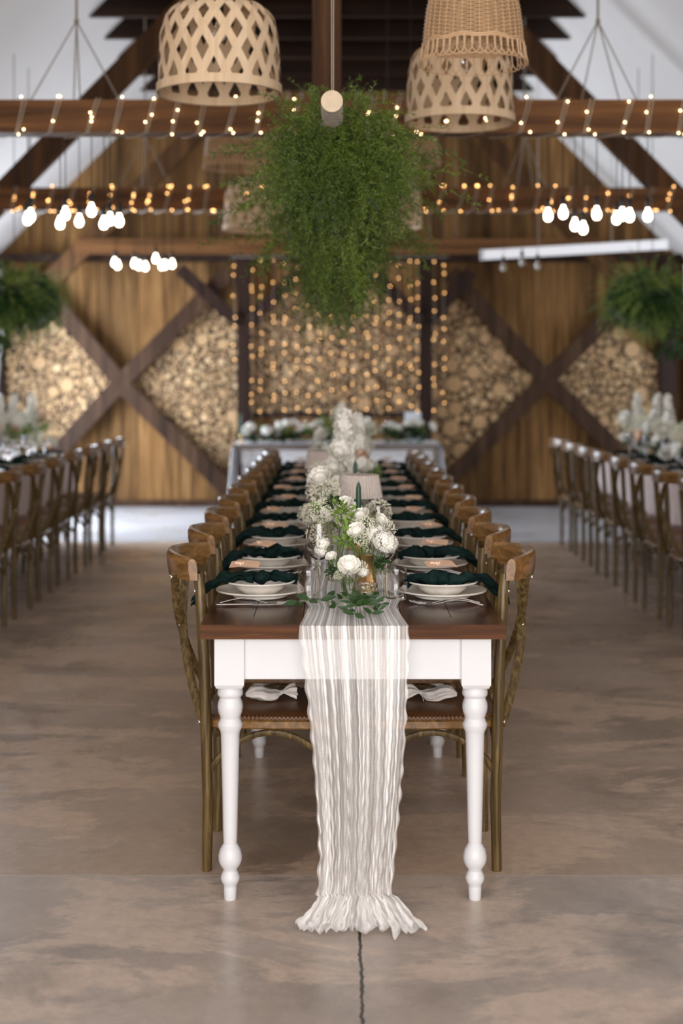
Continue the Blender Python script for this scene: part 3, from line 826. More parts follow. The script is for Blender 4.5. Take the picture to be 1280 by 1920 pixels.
# fluted glass lamp
t = empty('glass_lamp', label='c', cat='lamp')
b = MB(); b.lathe([(0, 0), (.05, 0), (.05, .006), (.012, .012), (.007, .03), (.007, .22), (.02, .23), (.02, .235), (0, .235)], 28); b.build('stand', M['gold'], t)
b = MB()
def shf(u, v):
    a = u*2*PI; r_ = (.086-.014*v)*(1+.018*math.cos(a*44)); z = .195+.085*v
    return (r_*math.cos(a), r_*math.sin(a), z)
b.grid(shf, 176, 10); b.grid(lambda u, v: (shf(u, 1)[0]*(1-v), shf(u, 1)[1]*(1-v), .28+.006*v), 176, 2)
b.build('fluted_shade', M['shade_glass'], t)
lampT = tree(t)
t = None
# front bouquets
G = 'bud vases and small vases'
spawn(vaseT, (CX-.005, 4.03+.10, TZ+.006), 0, 'clear glass cylinder vase with the frontmost white rose', G)
bouquet(CX-.005, 4.13, TZ+.015, [('rose', -.002, -.025, .096, .036), ('gyp', .032, -.005, .088, .024), ('gyp', -.03, -.01, .068, .017), ('hyd', .038, -.005, .075, .018), ('lime', .0, .0, .045, .018), ('rose', -.054, .0, .12, .019), ('hyd', -.078, .01, .155, .022), ('hyd', -.085, .02, .135, .02), ('leaf', -.055, .0, .075, .02)],
        'frontmost white rose and small florets in a clear cylinder vase')
spawn(goldT, (CX+.045, 4.24, TZ+.006), 0, 'faceted gold flared vase near the front of the runner', G)
bouquet(CX+.045, 4.24, TZ+.015, [('hyd', .055, -.05, .155, .040), ('hyd', .03, -.01, .175, .032), ('rose', -.03, -.02, .185, .030), ('rose', .045, .01, .215, .025), ('rose', -.02, .03, .222, .036), ('gyp', -.005, .0, .20, .032), ('gyp', .06, .02, .18, .034), ('gyp', -.015, -.02, .16, .026),
        ('lime', -.07, .0, .23, .05), ('lime', -.055, -.01, .15, .045), ('leaf', .05, -.05, .09, .03), ('leaf', -.10, .02, .26, .03), ('gyp', .07, -.01, .14, .025)], 'full white roses and hydrangea with lime foliage in the front gold vase')
spawn(votT, (CX+.040, 4.075, TZ+.006), 0, 'textured pale green votive glass in front of the gold vase', 'votive glasses')
spawn(candT, (CX+.031, 4.84, TZ+.006), 0, 'dark green taper candle standing behind the frontmost flowers', 'taper candles')
spawn(lampT, (CX+.042, 5.35, TZ+.006), 0, 'fluted glass table lamp nearest the front on the runner', 'fluted glass lamps')
spawn(candT, (CX+.035, 6.05, TZ+.006), 0, 'dark green taper candle just past the nearest glass lamp', 'taper candles')
spawn(vaseT, (CX-.05, 4.55, TZ+.006), 0, 'clear cylinder vase behind the gold vase holding pale blooms', G)
bouquet(CX-.05, 4.55, TZ+.015, [('rose', .03, .0, .235, .035), ('rose', -.02, .02, .19, .03), ('gyp', -.04, .0, .21, .045), ('gyp', .04, .02, .18, .04), ('lime', -.06, .0, .22, .02), ('lime', .05, .0, .15, .04), ('gyp', -.06, -.02, .14, .035)], 'white rose and pale gypsophila just behind the front gold vase')
bouquet(CX+.10, 5.0, TZ+.006, [('gyp', .0, .0, .17, .055), ('gyp', -.04, .0, .12, .045), ('lime', -.01, .0, .12, .055), ('rose', .03, .0, .07, .03), ('rose', -.09, .0, .17, .045), ('lime', -.05, .0, .05, .05)], 'cream gypsophila cloud in front of the nearest glass lamp', rf=1)
bouquet(CX-.085, 5.15, TZ+.006, [('gyp', .0, .0, .23, .06), ('gyp', -.04, .0, .15, .05), ('hyd', .03, .0, .16, .05), ('gyp', .0, -.02, .08, .05), ('lime', .02, .0, .10, .06), ('rose', -.02, .0, .28, .05)], 'tall cream blossoms left of the nearest glass lamp', rf=1)
bouquet(CX-.10, 5.65, TZ+.006, [('gyp', .0, .0, .20, .07), ('gyp', .06, .0, .14, .06), ('rose', -.01, -.03, .26, .05), ('lime', .02, .0, .12, .06), ('gyp', -.04, .0, .10, .06)], 'cream gypsophila mound left of the runner just behind the nearest glass lamp', rf=1)
bouquet(CX+.105, 4.72, TZ+.006, [('gyp', .0, .0, .15, .045), ('gyp', -.03, .0, .10, .04), ('hyd', .01, .0, .07, .035), ('lime', .0, .0, .09, .035)], 'low pale floret cluster right of the nearest green candle', rf=1)
bouquet(CX-.03, 6.2, TZ+.006, [('stock', .0, .0, .16, .34), ('rose', -.03, -.03, .25, .055), ('stock', .04, .0, .10, .26), ('gyp', -.08, .0, .22, .07), ('rose', -.07, .0, .13, .05), ('lime', .06, .0, .12, .06), ('gyp', .09, .0, .17, .06), ('rose', -.005, -.04, .32, .055)], 'tall spike of white stock rising from the middle of the runner', rf=1)
spawn(lampT, (CX-.115, 7.0, TZ+.006), 0, 'fluted glass table lamp halfway along the central table', 'fluted glass lamps')
spawn(candT, (CX+.07, 7.7, TZ+.006), 0, 'dark green taper candle halfway along the central table', 'taper candles')
bouquet(CX+.045, 7.1, TZ+.006, [('peach', .02, .0, .27, .06), ('rose', .05, .0, .20, .07), ('lime', .10, .0, .14, .07), ('gyp', -.03, .0, .30, .08), ('stock', .03, .0, .2, .26), ('rose', -.04, .0, .16, .06)], 'white and peach roses past the middle of the central table', rf=1)
bouquet(CX-.02, 8.2, TZ+.006, [('stock', -.01, .0, .12, .33), ('stock', .05, .0, .10, .28), ('rose', .12, .0, .22, .06), ('gyp', -.12, .0, .20, .08), ('peach', .05, .0, .27, .05), ('lime', .0, .0, .16, .09), ('gyp', .14, .0, .25, .06)], 'tall pale spikes with a peach rose toward the far end of the central table', rf=1)
bouquet(CX, 9.4, TZ+.006, [('stock', .0, .0, .15, .31), ('stock', .05, .0, .13, .28), ('gyp', -.02, .0, .38, .08), ('rose', -.14, .0, .26, .07), ('gyp', .14, .0, .30, .09), ('lime', -.05, .0, .3, .12), ('rose', .1, .0, .2, .08)], 'tallest cream flower spikes at the far end of the central table', rf=1)
for k, (y, dx) in enumerate(((5.95, .08), (6.55, .09), (7.7, -.08), (8.7, .08))):
    spawn(votT, (CX+dx, y, TZ+.006), 0, 'textured votive glass, %s behind the nearest lamp on the runner' % ORD[k], 'votive glasses')
# ruscus sprig over the front of the runner
t = empty('ruscus_sprig', (CX+.01, 3.86, TZ+.012), label='dark leafy green sprig lying on the front edge of the runner', cat='greenery')
b = MB(); st = MB(); r_ = random.Random(21)
for (ax, ay, L) in ((-.07, .05, .12), (-.02, -.09, .1), (.045, -.02, .12), (.025, -.08, .1), (.055, .05, .12), (-.035, -.03, .1), (.0, .05, .1), (.03, .0, .1)):
    p0 = Vector((.015, .06, .012)); p1 = p0+Vector((ax, ay-.04, .0)); pts = [p0.lerp(p1, q)+Vector((0, 0, .028*math.sin(q*PI))) for q in (0, .25, .5, .75, 1)]
    st.tube(pts, .0012, 5)
    for k in range(1, 5):
        for sg in (-1, 1):
            d = (p1-p0).normalized(); s_ = Vector((-d.y, d.x, 0))*sg
            leaf_quad(b, pts[k], d*.6+s_*.9+Vector((0, 0, r_.uniform(-.2, .9))), (r_.uniform(-.4, .4), -1, .5), r_.uniform(.026, .038), r_.uniform(.011, .015), .1)
b.build('leaves', M['leaf'], t); st.build('stalks', M['stem'], t)
t = empty('ruscus_sprig', (CX-.12, 4.0, TZ+.008), label='small dark green twig beside the frontmost tumbler on the left', cat='greenery')
b = MB(); st = MB(); st.tube([(.08, .03, .004), (.03, .01, .02), (-.01, -.01, .02), (-.03, -.04, .02)], .0012, 5)
for p, d in (((.05, .02, .02), (.4, .6, .4)), ((.03, .0, .02), (1, -.2, .3)), ((0, 0, .022), (-1, .5, .3)), ((0, 0, .02), (.5, -1, .1)), ((-.03, -.03, .02), (-1, -.7, 0)), ((-.03, -.03, .02), (.1, -1, 0))): leaf_quad(b, p, d, (0, -1, .6), .048, .019)
b.build('leaves', M['leaf'], t); st.build('stalks', M['stem'], t)

# ------------------------------------------------------------ head table
t = empty('head_table', (0, 13.6, 0), label='white draped head table across the end of the room', cat='table')
b = MB(); b.box(-.97, .97, 0, .8, .70, .745); b.build('table_top', M['top'], t, smooth=False)
for x in (-.88, .88):
    for y in (.08, .72): link('turned_leg', LEGM, t, (x, y, 0)).scale = (1, 1, .97)
b = MB(); b.box(-.84, .84, .07, .09, .42, .698); b.build('front_panel', M['cloth'], t, smooth=False)
b = MB()
def hc(u, v):
    s_ = -1.49+2.98*u; X = max(-1, min(1, s_)); z = .752 if abs(s_) <= 1 else max(.752-(abs(s_)-1), .26)
    out = max(0, abs(s_)-1)*.08
    return (X+math.copysign(out+.006*math.sin(v*30)*(abs(s_) > 1), X), 13.58+v*.84, z)
b.grid(hc, 60, 24)
tag(b.build('tablecloth', M['cloth']), 'white cloth over the head table hanging down both ends', 'tablecloth')
hb = [(-.78, 'full white and green flowers at the left end of the head table'), (-.52, 'white flowers second from the left end of the head table'), (-.25, 'white flowers left of centre on the head table'), (.05, 'white flowers in the centre of the head table'),
      (.33, 'white flowers right of centre on the head table'), (.58, 'white and green flowers second from the right end of the head table'), (.82, 'pale flowers at the right end of the head table')]
rr = random.Random(5)
for x, lab in hb:
    it = []
    for k in range(5): it.append((rr.choice(['rose', 'rose', 'hyd']), rr.uniform(-.12, .12), rr.uniform(-.05, .1), rr.uniform(.06, .20), rr.uniform(.04, .06)))
    for k in range(3): it.append(('leaf', rr.uniform(-.14, .14), 0, rr.uniform(.03, .09), .09))
    it.append(('lime', rr.uniform(-.08, .08), 0, .12, .06))
    bouquet(x, 13.82, .754, it, lab, 'flowers on the head table')
for k, x in enumerate((-.36, -.30, .16, .24, .48)):
    spawn(wine, (x, 13.98, .753), 0, 'wine glass on the head table, %s of five from its left end' % ORD[k], 'head table glasses')
b = MB(); b.box(.66, .82, 13.95, 13.97, .753, 1.05)
tag(b.build('menu_board', M['blue_white'], smooth=False), 'small pale blue-white board standing among flowers on the head table', 'sign')
spawn(candT, (-.93, 13.75, .753), 0, 'dark green taper candle at the left end of the head table', 'taper candles')

# ------------------------------------------------------------ side tables
for sg, nm in ((-1, 'left'), (1, 'right')):
    t = empty('side_table', (sg*2.66, 0, 0), label='long banquet table along the %s wall under a blush cloth' % nm, cat='table', group='side tables')
    b = MB(); b.box(-.42, .42, 6.2, 12.1, .70, .74); b.build('table_top', M['top'], t, smooth=False)
    for x in (-.36, .36):
        for y in (6.3, 9.1, 12.0): link('turned_leg', LEGM, t, (x, y, 0)).scale = (1, 1, .974)
    b = MB(); r2 = random.Random(4)
    per = [(-.43, 6.19), (.43, 6.19), (.43, 12.11), (-.43, 12.11)]
    def cl(u, v):
        s_ = u*4; k = int(s_) % 4; f_ = s_-int(s_); p = Vector(per[k]).lerp(Vector(per[(k+1) % 4]), f_ if u < 1 else 0)
        dr = max(0, v-.5)*2; c = Vector((0, 9.15)); n_ = Vector((-1 if k == 3 else 1 if k == 1 else 0, -1 if k == 0 else 1 if k == 2 else 0))
        if v <= .5: q = p; return (q.x*(v*2), 9.15+(q.y-9.15)*(v*2), .7435)
        w_ = .02*dr*(1+math.sin(f_*(60 if k in (1, 3) else 18)))
        return (p.x+n_.x*w_, p.y+n_.y*w_, .7435-dr*.50)
    b.grid(cl, 320, 12); o = b.build('tablecloth', M['pinkcloth']); o.location = (sg*2.66, 0, 0)
    tag(o, 'blush pink cloth hanging over the %s side table' % nm, 'tablecloth', 'side tablecloths')
    rr = random.Random(31+sg)
    spots = [(11.7, 'nearest the gable wall'), (11.1, 'second from the gable wall'), (10.5, 'third from the gable wall'), (9.8, 'fourth from the gable wall'), (9.1, 'fifth from the gable wall')]
    for y, lab in spots:
        it = [('stock', rr.uniform(-.05, .05), 0, .22, .3)]
        for k in range(6): it.append((rr.choice(['rose', 'hyd', 'peach', 'gyp', 'rose']), rr.uniform(-.17, .17), rr.uniform(-.1, .1), rr.uniform(.10, .36), rr.uniform(.05, .075)))
        it += [('lime', .08, 0, .22, .09), ('leaf', -.08, 0, .12, .09), ('gyp', -.1, 0, .28, .08)]
        bouquet(sg*2.5, y, .746, it, 'white and peach flowers on the %s side table, %s' % (nm, lab), 'flowers on the side tables', rf=1)
    k = 0
    for y in (11.45, 10.85, 10.2, 9.5):
        for dx in (-.3, -.2):
            spawn(wine, (sg*(2.66+dx), y+(.1 if dx > -.25 else 0), .7445), 0, 'wine glass on the %s side table, %s counting from the gable wall' % (nm, ORD[k]), 'side table glasses'); k += 1
    k = 0
    for y in (11.6, 10.97, 10.34, 9.71, 9.08):
        spawn(charger, (sg*2.39, y, .7445), 0, 'cream plate on the %s side table, %s from the gable wall' % (nm, ORD[k]), 'side table plates')
        spawn(napkins[k % 3], (sg*2.39, y, .762-.03), PI if sg < 0 else 0, 'dark green napkin on the %s side table, %s from the gable wall' % (nm, ORD[k]), 'side table napkins'); k += 1

for x, y, z, lab in VASES:
    o = spawn(vaseT, (x, y, z-.0005), 0, 'clear glass cylinder vase holding the '+lab.split(' on the ')[0] if y < 9.9 and abs(x) < 1 else 'clear vase under the '+lab, 'bud vases and small vases')
    wl = o['label'].split(); o['label'] = ' '.join(wl[:16])

# ------------------------------------------------------------ lampshades
def bamboo_shade():
    t = empty('bamboo_pendant_lamp', label='l', cat='pendant lamp')
    Rr = .25; H = .37
    prof = [(0, 1.0), (.15, 1.0), (.35, .99), (.52, .97), (.68, .92), (.80, .83), (.90, .68), (.97, .48), (1.0, .30)]
    def rad(q):
        for (a, r0), (c, r1) in zip(prof, prof[1:]):
            if q <= c: return Rr*(r0+(r1-r0)*(q-a)/(c-a))
        return Rr*prof[-1][1]
    # q is param along height (0..1) with dome top
    def zz(q): return H*(q if q < .8 else .8+.2*math.sin((q-.8)/.2*PI/2)**.9) if False else H*(1-(1-q)**1.35) if q > 0 else 0
    for fam in (-1, 1):
        b = MB()
        for k in range(17):
            a0 = 2*PI*k/17+(.0 if fam > 0 else .18)
            def st_(u, v, off=0):
                q = v; r_ = rad(q); a = a0+fam*q*.95
                # width across, kept constant in metres
                da = (u-.5)*.032/max(r_, .10); wv = .0022*math.sin(q*PI*9+k*PI)*fam
                return ((r_+wv+off)*math.cos(a+da), (r_+wv+off)*math.sin(a+da), zz(q)-fam*(u-.5)*.010)
            b.grid(st_, 1, 26); b.grid(lambda u, v: st_(u, v, -.0016), 1, 26)
        b.build('bamboo_weave', M['bamboo'], t)
    for (r0, z0, z1) in ((Rr+.006, -.004, .032), (Rr-.005, -.004, .030)):
        b = MB(); b.lathe([(r0-.003, z0), (r0+.002, z0), (r0+.002, z1), (r0-.003, z1)], 72, close=True); b.build('rim_hoop', M['bamboo'], t)
    b = MB(); b.lathe([(.0, H-.004), (.078, H-.004), (.078, H+.004), (0, H+.006)], 24); b.build('top_disc', M['bamboo'], t)
    b = MB(); b.lathe([(.018, H-.075), (.018, H-.01), (.0, H-.01)], 14); b.build('socket', M['iron'], t)
    b = MB(); b.lathe([(0, H-.165), (.018, H-.160), (.029, H-.14), (.030, H-.12), (.020, H-.09), (.013, H-.075)], 16); b.build('light_bulb', M['glass'], t)
    return t
def wicker_shade():
    t = empty('wicker_pendant_lamp', label='l', cat='pendant lamp')
    H = .28
    pr = [(.0, .190), (.25, .184), (.5, .175), (.72, .160), (.88, .133), (.96, .10), (1.0, .055)]
    def rad(q):
        for (a, r0), (c, r1) in zip(pr, pr[1:]):
            if q <= c: return r0+(r1-r0)*(q-a)/(c-a)
        return pr[-1][1]
    n = 36
    b = MB()
    for k in range(n):
        a = 2*PI*k/n; b.tube([(rad(q)*math.cos(a), rad(q)*math.sin(a), H*q) for q in [i/10 for i in range(11)]], .0022, 5)
    b.build('ribs', M['wicker'], t)
    b = MB(); rows = 38
    for j in range(rows):
        q = (j+.3)/rows; r_ = rad(q); m_ = n*3
        b.tube([((r_+.0032*math.cos(i/m_*2*PI*n/2+j*PI))*math.cos(2*PI*i/m_), (r_+.0032*math.cos(i/m_*2*PI*n/2+j*PI))*math.sin(2*PI*i/m_), H*q) for i in range(m_)], .0024, 4, closed=True)
    b.build('wicker_weave', M['wicker'], t)
    b = MB()
    for dz in (0, .008): b.tube([(.192*math.cos(2*PI*i/60), .192*math.sin(2*PI*i/60), dz+.003*math.sin(i)) for i in range(60)], .0042, 6, closed=True)
    b.build('rim', M['wicker'], t)
    b = MB(); nl = 22
    for k in range(nl):
        for o_, dr in ((0, 0), (.5, .004)):
            a0 = 2*PI*(k+o_)/nl; hw = .55*2*PI/nl
            b.tube([((.192+dr+.012*math.sin(s_*PI))*math.cos(a0+hw*c_), (.192+dr+.012*math.sin(s_*PI))*math.sin(a0+hw*c_), -.070*math.sin(s_*PI)**.6) for s_, c_ in [(i/12, -math.cos(i/12*PI)) for i in range(13)]], .0023, 5)
    b.build('scalloped_fringe', M['wicker'], t)
    b = MB(); b.lathe([(0, H), (.058, H), (.058, H+.006), (0, H+.006)], 20); b.build('top_disc', M['wicker'], t)
    return t
bs = bamboo_shade(); ws = wicker_shade()
def hang(tpl, x, y, z, h, lab, grp):
    zc = 4.6 if abs(x) < 1.7 else RID-abs(x)
    o = spawn(tpl, (x, y, z), R(0, 6), lab, grp)
    b = MB(); b.tube([(0, 0, h), (0, 0, 4.32-z)], .003, 6); b.build('cord', M['iron'], o)
bst = tree(bs); wst = tree(ws)
# template objects get their cords only after every copy is made
jobs = [(bst, -.485, 5.85, 2.576, .372, 'large woven bamboo dome lampshade left of the hanging greenery, nearest and highest', 'bamboo lampshades'),
        (bst, .575, 6.67, 2.60, .372, 'woven bamboo dome lampshade right of the greenery, under the wicker one', 'bamboo lampshades'),
        (bst, -.587, 10.5, 2.49, .372, 'blurred bamboo lampshade half behind the greenery on its left', 'bamboo lampshades'),
        (bst, .37, 10.5, 2.51, .372, 'blurred bamboo lampshade mostly hidden behind the greenery on its right', 'bamboo lampshades'),
        (wst, .516, 5.4, 2.665, .286, 'scalloped wicker lampshade at the top right, overlapping the bamboo shade', 'wicker lampshades'),
        (wst, -.638, 8.9, 2.78, .286, 'scalloped wicker lampshade below the large bamboo dome, behind the first beam', 'wicker lampshades'),
        (wst, .50, 9.7, 2.92, .286, 'scalloped wicker lampshade peeking out right of the greenery', 'wicker lampshades')]
made = []
for k, (tp, x, y, z, h, lab, g) in enumerate(jobs):
    made.append((spawn(tp, (x, y, z), .4*k, lab, g), z, h))
for o, z, h in made:
    b = MB(); b.tube([(0, 0, h), (0, 0, 4.6-z)], .003, 6); b.build('cord', M['iron'], o)

# ------------------------------------------------------------ hanging greenery
def frond_template(L, nn, seed, nl=.023):
    r_ = random.Random(seed); vs = []; fs = []
    def pos(q): return Vector((L*q, .10*L*math.sin(q*3+seed), -.35*L*q*q))
    def quad(p, d, l, w_):
        s_ = d.cross(Vector((r_.uniform(-1, 1), r_.uniform(-1, 1), r_.uniform(-1, 1))))
        s_ = s_.normalized()*w_ if s_.length > 1e-4 else Vector((w_, 0, 0))
        o = len(vs); vs.extend([p-s_, p+s_, p+d*l+s_*.3, p+d*l-s_*.3]); fs.append((o, o+1, o+2, o+3))
    for k in range(8): quad(pos(k/8), (pos((k+1)/8)-pos(k/8)).normalized(), L/8, .0011)
    for k in range(nn):
        q = r_.uniform(.08, 1); p = pos(q); a = r_.uniform(0, 2*PI); f_ = r_.uniform(.2, 1.1)
        d = Vector((f_, math.cos(a), math.sin(a))).normalized()
        ln = nl*r_.uniform(.6, 1.5)*(1.25-.6*q); quad(p, d, ln, .0019)
        if r_.random() < .6:
            for _ in range(3):
                d2 = (d+Vector((r_.uniform(-.8, .8), r_.uniform(-.8, .8), r_.uniform(-.8, .8)))).normalized(); quad(p+d*ln*.7, d2, ln*.8, .0016)
    return np.array([tuple(v) for v in vs]), np.array(fs)
FT = [frond_template(.20+.04*k, 42, k+1) for k in range(5)]
def greenery(name, center_fn, nf, seed, parent, mat, scale=1.0, wide=1.0):
    rg = random.Random(seed); V = []; F = []; off = 0
    for k in range(nf):
        p, d, s_ = center_fn(rg)
        d = Vector(d).normalized(); up = Vector((0, 0, 1)); y_ = up.cross(d)
        if y_.length < .05: y_ = Vector((0, 1, 0))
        y_.normalize(); z_ = d.cross(y_)
        m = np.array([tuple(d), tuple(y_), tuple(z_)])
        tv, tf = FT[rg.randrange(5)]
        tw = tv.copy(); tw = tw*s_*scale
        V.append(tw @ m+np.array(p)); F.append(tf+off); off += len(tv)
    V = np.concatenate(V); F = np.concatenate(F)
    me = bpy.data.meshes.new(name); me.from_pydata(V.tolist(), [], F.tolist()); me.materials.append(mat)
    o = link(name, me, parent); o['kind'] = 'stuff'; return o
GX = .0
t = empty('hanging_greenery', (GX, 0, 0), label='long cloud of green fern hanging on a birch pole above the central table', cat='hanging plant')
def gf(rg):
    y = 5.12+rg.random()**1.25*3.9; a = rg.uniform(0, 2*PI); e = rg.uniform(.35, 1.0)
    if rg.random() < .22: y = rg.uniform(5.05, 5.25); e = rg.uniform(0, .9)
    big = 1.0 if y < 6.2 else .86
    lump = 1+.22*mnoise.noise(Vector((math.cos(a)*1.3, y*1.5, math.sin(a)*1.3)))
    x = .215*big*math.cos(a)*e*lump; z = 2.24+(.19 if math.sin(a) > 0 else .22)*math.sin(a)*e*lump
    d = (math.cos(a)*.9+rg.uniform(-.7, .7), rg.uniform(-1.0, .4)-(.6 if y < 5.4 else 0), math.sin(a)*.5+rg.uniform(-1.1, .45))
    return (x, y, z), d, rg.uniform(.38, .75)
greenery('fern_fronds', gf, 1900, 5, t, M['fern'])
def gf2(rg):                                    # long trailing strands underneath
    y = 5.3+rg.random()*3.7; x = rg.gauss(0, .10)
    return (x, y, 2.04+rg.uniform(-.08, .05)), (rg.uniform(-.3, .3), rg.uniform(-.3, .3), -1), rg.uniform(.5, 1.15)
greenery('trailing_fern', gf2, 380, 6, t, M['fern'])
def gf3(rg):
    sg = rg.choice((-1, 1)); y = rg.uniform(5.3, 8)
    return (sg*.18, y, 2.22+rg.uniform(-.2, .16)), (sg*rg.uniform(.3, 1.2), rg.uniform(-.3, .3), rg.uniform(-.8, .9)), rg.uniform(.8, 1.35)
greenery('loose_fern_sprays', gf3, 80, 8, t, M['fern'])
b = MB(); r_ = random.Random(3)
for k in range(700):
    y = 5.15+r_.random()**1.3*3.8; a = r_.uniform(0, 2*PI); q = r_.uniform(.6, 1.0)*(1 if y > 5.3 else r_.random()**.5); p = (.19*math.cos(a)*q, y, 2.20+.18*math.sin(a)*q)
    leaf_quad(b, p, (math.cos(a)+r_.uniform(-.6, .6), r_.uniform(-1, .6), math.sin(a)*.5+r_.uniform(-.8, .4)), (r_.uniform(-1, 1), -1, .5), r_.uniform(.05, .09), r_.uniform(.03, .05))
o = b.build('ivy_leaves', M['leaf'], t, sharp=False); o['kind'] = 'stuff'
b = MB(); b.grid(lambda u, v: ((.13+.03*mnoise.noise(Vector((u*9, v*20, 0))))*math.cos(u*2*PI), 5.30+3.6*v, 2.19+(.14+.03*mnoise.noise(Vector((u*9, v*20, 4))))*math.sin(u*2*PI)), 24, 40)
b.ball((0, 5.31, 2.19), .14, 16, 10, (1, .6, 1.05)); b.build('moss_core', M['moss'], t)
b = MB(); e0 = Vector((-.018, 4.80, 2.342)); e1 = Vector((-.12, 9.2, 2.24))
b.tube([e0, e0+Vector((.0, .25, -.014)), e1], [.037, .039, .045], 24, cap=False); b.build('birch_pole', M['birch'], t)
b = MB(); d = (e1-e0).normalized(); u_ = Vector((1, 0, 0)); w_ = d.cross(u_)
b.add([e0-d*.002+u_*.037*math.cos(a)+w_*.037*math.sin(a) for a in [2*PI*k/24 for k in range(24)]], [tuple(range(24))]); b.build('pole_end', M['birch_end'], t)
b = MB()
b.tube([(-.013, 4.86, 2.377), (-.010, 4.86, 4.6)], .0022, 5); b.tube([(-.019, 4.86, 2.377), (-.022, 4.86, 4.6)], .0022, 5); b.build('suspension_cord', M['rope'], t)
b = MB(); b.tube([(-.11, 8.9, 2.28), (-.11, 8.9, 4.6)], .0022, 5); b.build('suspension_cord', M['rope'], t)
for sg, lab, ps in ((-1, 'bushy green plant hanging over the left side table', 12), (1, 'bushy green plant hanging over the right side table', 13)):
    t = empty('hanging_plant', (sg*2.36 if sg > 0 else -2.42, 10.9, 2.02), label=lab, cat='hanging plant', group='hanging plants over the side tables')
    def hp(rg):
        a = rg.uniform(0, 2*PI); ph = rg.uniform(-1, 1); e = rg.uniform(.3, .9)
        c = math.sqrt(1-ph*ph)
        return (.2*c*math.cos(a)*e, rg.uniform(-.5, .5), .14*ph*e), (c*math.cos(a), c*math.sin(a)*.5, ph*.8-.35), rg.uniform(.5, .95)
    greenery('fern_fronds', hp, 650, ps, t, M['fern2'])
    b = MB(); r_ = random.Random(ps)
    for k in range(420):
        d = Vector((r_.gauss(0, 1), r_.gauss(0, 1.2), r_.gauss(0, .8))).normalized(); p = Vector((d.x*.22, d.y*.5, d.z*.17-.03))
        leaf_quad(b, p, d+Vector((0, 0, -.5)), (0, -1, .4), r_.uniform(.05, .1), .045)
    for k in range(160):                       # trailing side towards the wall
        p = Vector((sg*r_.uniform(.1, .35), r_.uniform(-.3, .3), r_.uniform(-.45, 0)))
        leaf_quad(b, p, (r_.uniform(-.6, .6), -.5, -1), (0, -1, .2), r_.uniform(.04, .08), .035)
    o = b.build('leaves', M['leaf'], t, sharp=False); o['kind'] = 'stuff'
    b = MB(); b.ball((0, 0, 0), .12, 12, 8, (1, 3, .8)); b.build('moss_core', M['moss'], t)
    
    for yy in (-.25, .25): b = MB(); b.tube([(0, yy, .05), (0, yy, 1.8)], .003, 5); b.build('suspension_cord', M['iron'], t)

# ------------------------------------------------------------ bulb chandeliers
def bulb_mesh(lit=True):
    b = MB(); b.lathe([(r_*.82, z_*.85) for r_, z_ in [(0, -.092), (.016, -.088), (.027, -.075), (.0305, -.058), (.028, -.042), (.018, -.022), (.013, -.010), (.013, 0)]], 16); return b.mesh('bulb', M['bulb'] if lit else M['glass'])
BL = bulb_mesh(); BU = bulb_mesh(False)
b = MB(); b.lathe([(.014, -.002), (.015, .045), (.006, .055), (0, .056)], 12); SOCK = b.mesh('socket', M['iron'])
def chandelier(x, y, zr, rad, zb, n, lab, lit=True, apex=None, seed=0, ropes=True):
    r_ = random.Random(seed); t = empty('bulb_chandelier', (x, y, zr), label=lab, cat='chandelier', group='bare bulb clusters')
    ap = (apex or zr+.52)-zr
    b = MB(); b.tube([(rad*math.cos(a), rad*math.sin(a), 0) for a in [2*PI*k/32 for k in range(32)]], .011, 8, closed=True); b.tube([(-rad, 0, 0), (rad, 0, 0)], .008, 6); b.tube([(0, -rad, 0), (0, rad, 0)], .008, 6); b.build('ring_frame', M['rafter'], t)
    if ropes:
        b = MB()
        for k in range(4):
            a = PI/2*k+.25; b.tube([(rad*math.cos(a), rad*math.sin(a), .01), (0, 0, ap)], .0042, 5)
        b.tube([(0, 0, ap-.02), (0, 0, min(4.58 if abs(x) < 1.7 else 9, RID-abs(x)-.03)-zr)], .007, 6); b.ball((0, 0, ap), .015, 8, 6); b.build('rope', M['rope'], t)
    for k in range(n):
        a = 2*PI*k/n+.3; q = 1 if k % 3 else .55; px, py = rad*q*math.cos(a), rad*q*math.sin(a); dz = zb-zr+r_.uniform(-.03, .03)
        c = MB(); c.tube([(px, py, 0), (px, py, dz+.05)], .0028, 5); c.build('cord', M['iron'], t)
        link('socket', SOCK, t, (px, py, dz)); link('light_bulb', BL if lit else BU, t, (px, py, dz))
chandelier(-1.475, 8.05, 2.90, .28, 2.345, 9, 'cluster of lit bare bulbs under the first beam on the left', apex=3.42, seed=1)
chandelier(1.475, 8.05, 2.90, .28, 2.345, 9, 'cluster of lit bare bulbs under the first beam on the right', apex=3.42, seed=2)
chandelier(-1.62, 12.0, 2.92, .26, 2.40, 9, 'smaller farther cluster of lit bare bulbs on the left before the plank wall', apex=3.43, seed=3)
chandelier(1.58, 12.0, 2.92, .22, 2.40, 3, 'cluster of three unlit bulbs on black cords before the plank wall', lit=False, apex=3.43, seed=4)

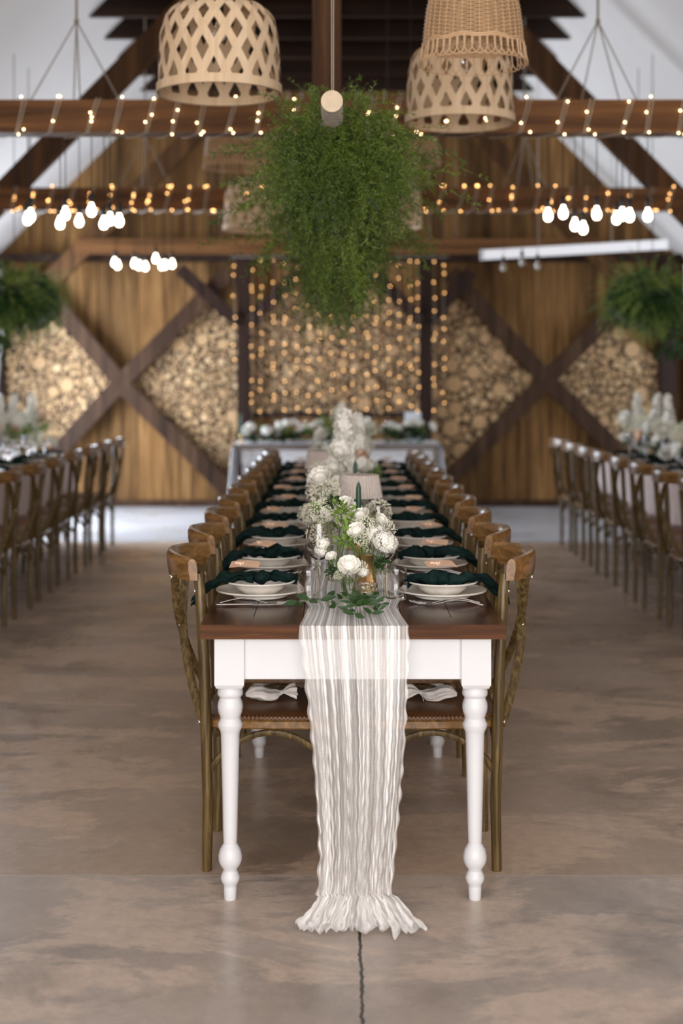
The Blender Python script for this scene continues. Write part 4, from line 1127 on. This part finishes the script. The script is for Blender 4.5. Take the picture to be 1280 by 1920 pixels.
# ------------------------------------------------------------ fairy lights
b = MB(); b.ball((0, 0, 0), .0058, 8, 6); FB = b.mesh('bulb', M['fairy'])
b = MB(); b.ball((0, 0, 0), .0052, 8, 6); FBN = b.mesh('bulb', M['fairy_near'])
def wound_string(x0, x1, y, pitch, bulb, lab, seed, nper=3, jit=.05, z=TIE_Z, h=.172):
    r_ = random.Random(seed); t = empty('fairy_light_string', (0, y, z), label=lab, cat='fairy lights', group='fairy lights wound on the beams')
    hh = h/2+.006; yy = .076; b = MB(); x = x0; pts = []
    bulbs = []
    while x < x1:
        s_ = r_.uniform(.02, .055)
        loop = [(x, -yy, -hh), (x+s_*.5, -yy, 0), (x+s_, -yy, hh), (x+s_*1.2, yy, hh), (x+s_*1.2, yy, -hh)]
        b.tube(loop, .0022, 4); b.tube([(px+.012+.004*k, py-.001, pz) for k, (px, py, pz) in enumerate(loop)], .0018, 4)
        nx = x+pitch*r_.uniform(.75, 1.25)
        b.tube([(x+s_*1.2, yy, -hh), ((x+s_+nx)/2, 0, -hh-.008), (nx, -yy, -hh)], .0018, 4)
        for k in range(nper):
            q = r_.choice([0, .02, .05, .5, .35, .65, .97, 1.0]); q = min(1, max(0, q+r_.uniform(-.08, .08)))
            bulbs.append((x+s_*q+r_.uniform(-.012, .016)+(r_.uniform(0, jit) if q < .15 else 0), -yy-.008, -hh+2*hh*q+(-.006 if q < .1 else .008 if q > .9 else 0)))
        x = nx
    b.build('wire', M['wire'], t)
    for p in bulbs[:100]: link('bulb', bulb, t, p)
wound_string(-1.85, 1.9, 7.5, .168, FBN, 'string of small white fairy lights wound around the nearest beam', 3, 3)
wound_string(-2.66, -.05, 11.0, .135, FB, 'dense warm fairy lights wound on the left half of the second beam', 5, 5, .08)
wound_string(.02, 2.6, 11.0, .15, FB, 'dense warm fairy lights wound on the right half of the second beam', 6, 4, .08)
t = empty('fairy_light_curtain', (0, 15.0, 0), label='curtain of warm fairy light strands hanging behind the head table', cat='fairy lights')
r_ = random.Random(9); sc_ = 15.0/2667
b = MB(); b.tube([((430-632)*sc_, 0, 2.66), ((840-632)*sc_, 0, 2.66)], .003, 5); b.build('carrier_wire', M['wire'], t)
b = MB(); b.tube([(0, 0, 0), (0, 0, -1.72)], .0012, 4); STR = b.mesh('strand', M['wire'])
for px in [441, 472, 489, 512, 533, 556, 578, 597, 622, 645, 662, 688, 704, 729, 748, 769, 782, 812, 829]:
    X = (px-632)*sc_; s_ = link('strand', STR, t, (X, -.15 if 440 < px < 470 or 780 < px < 830 else 0, 2.66))
    n = 10 if px not in (441, 828, 806) else 7
    for k in range(n):
        link('bulb', FB, s_, (r_.uniform(-.012, .012), -.006, -.09-.165*k+r_.uniform(-.07, .07)))
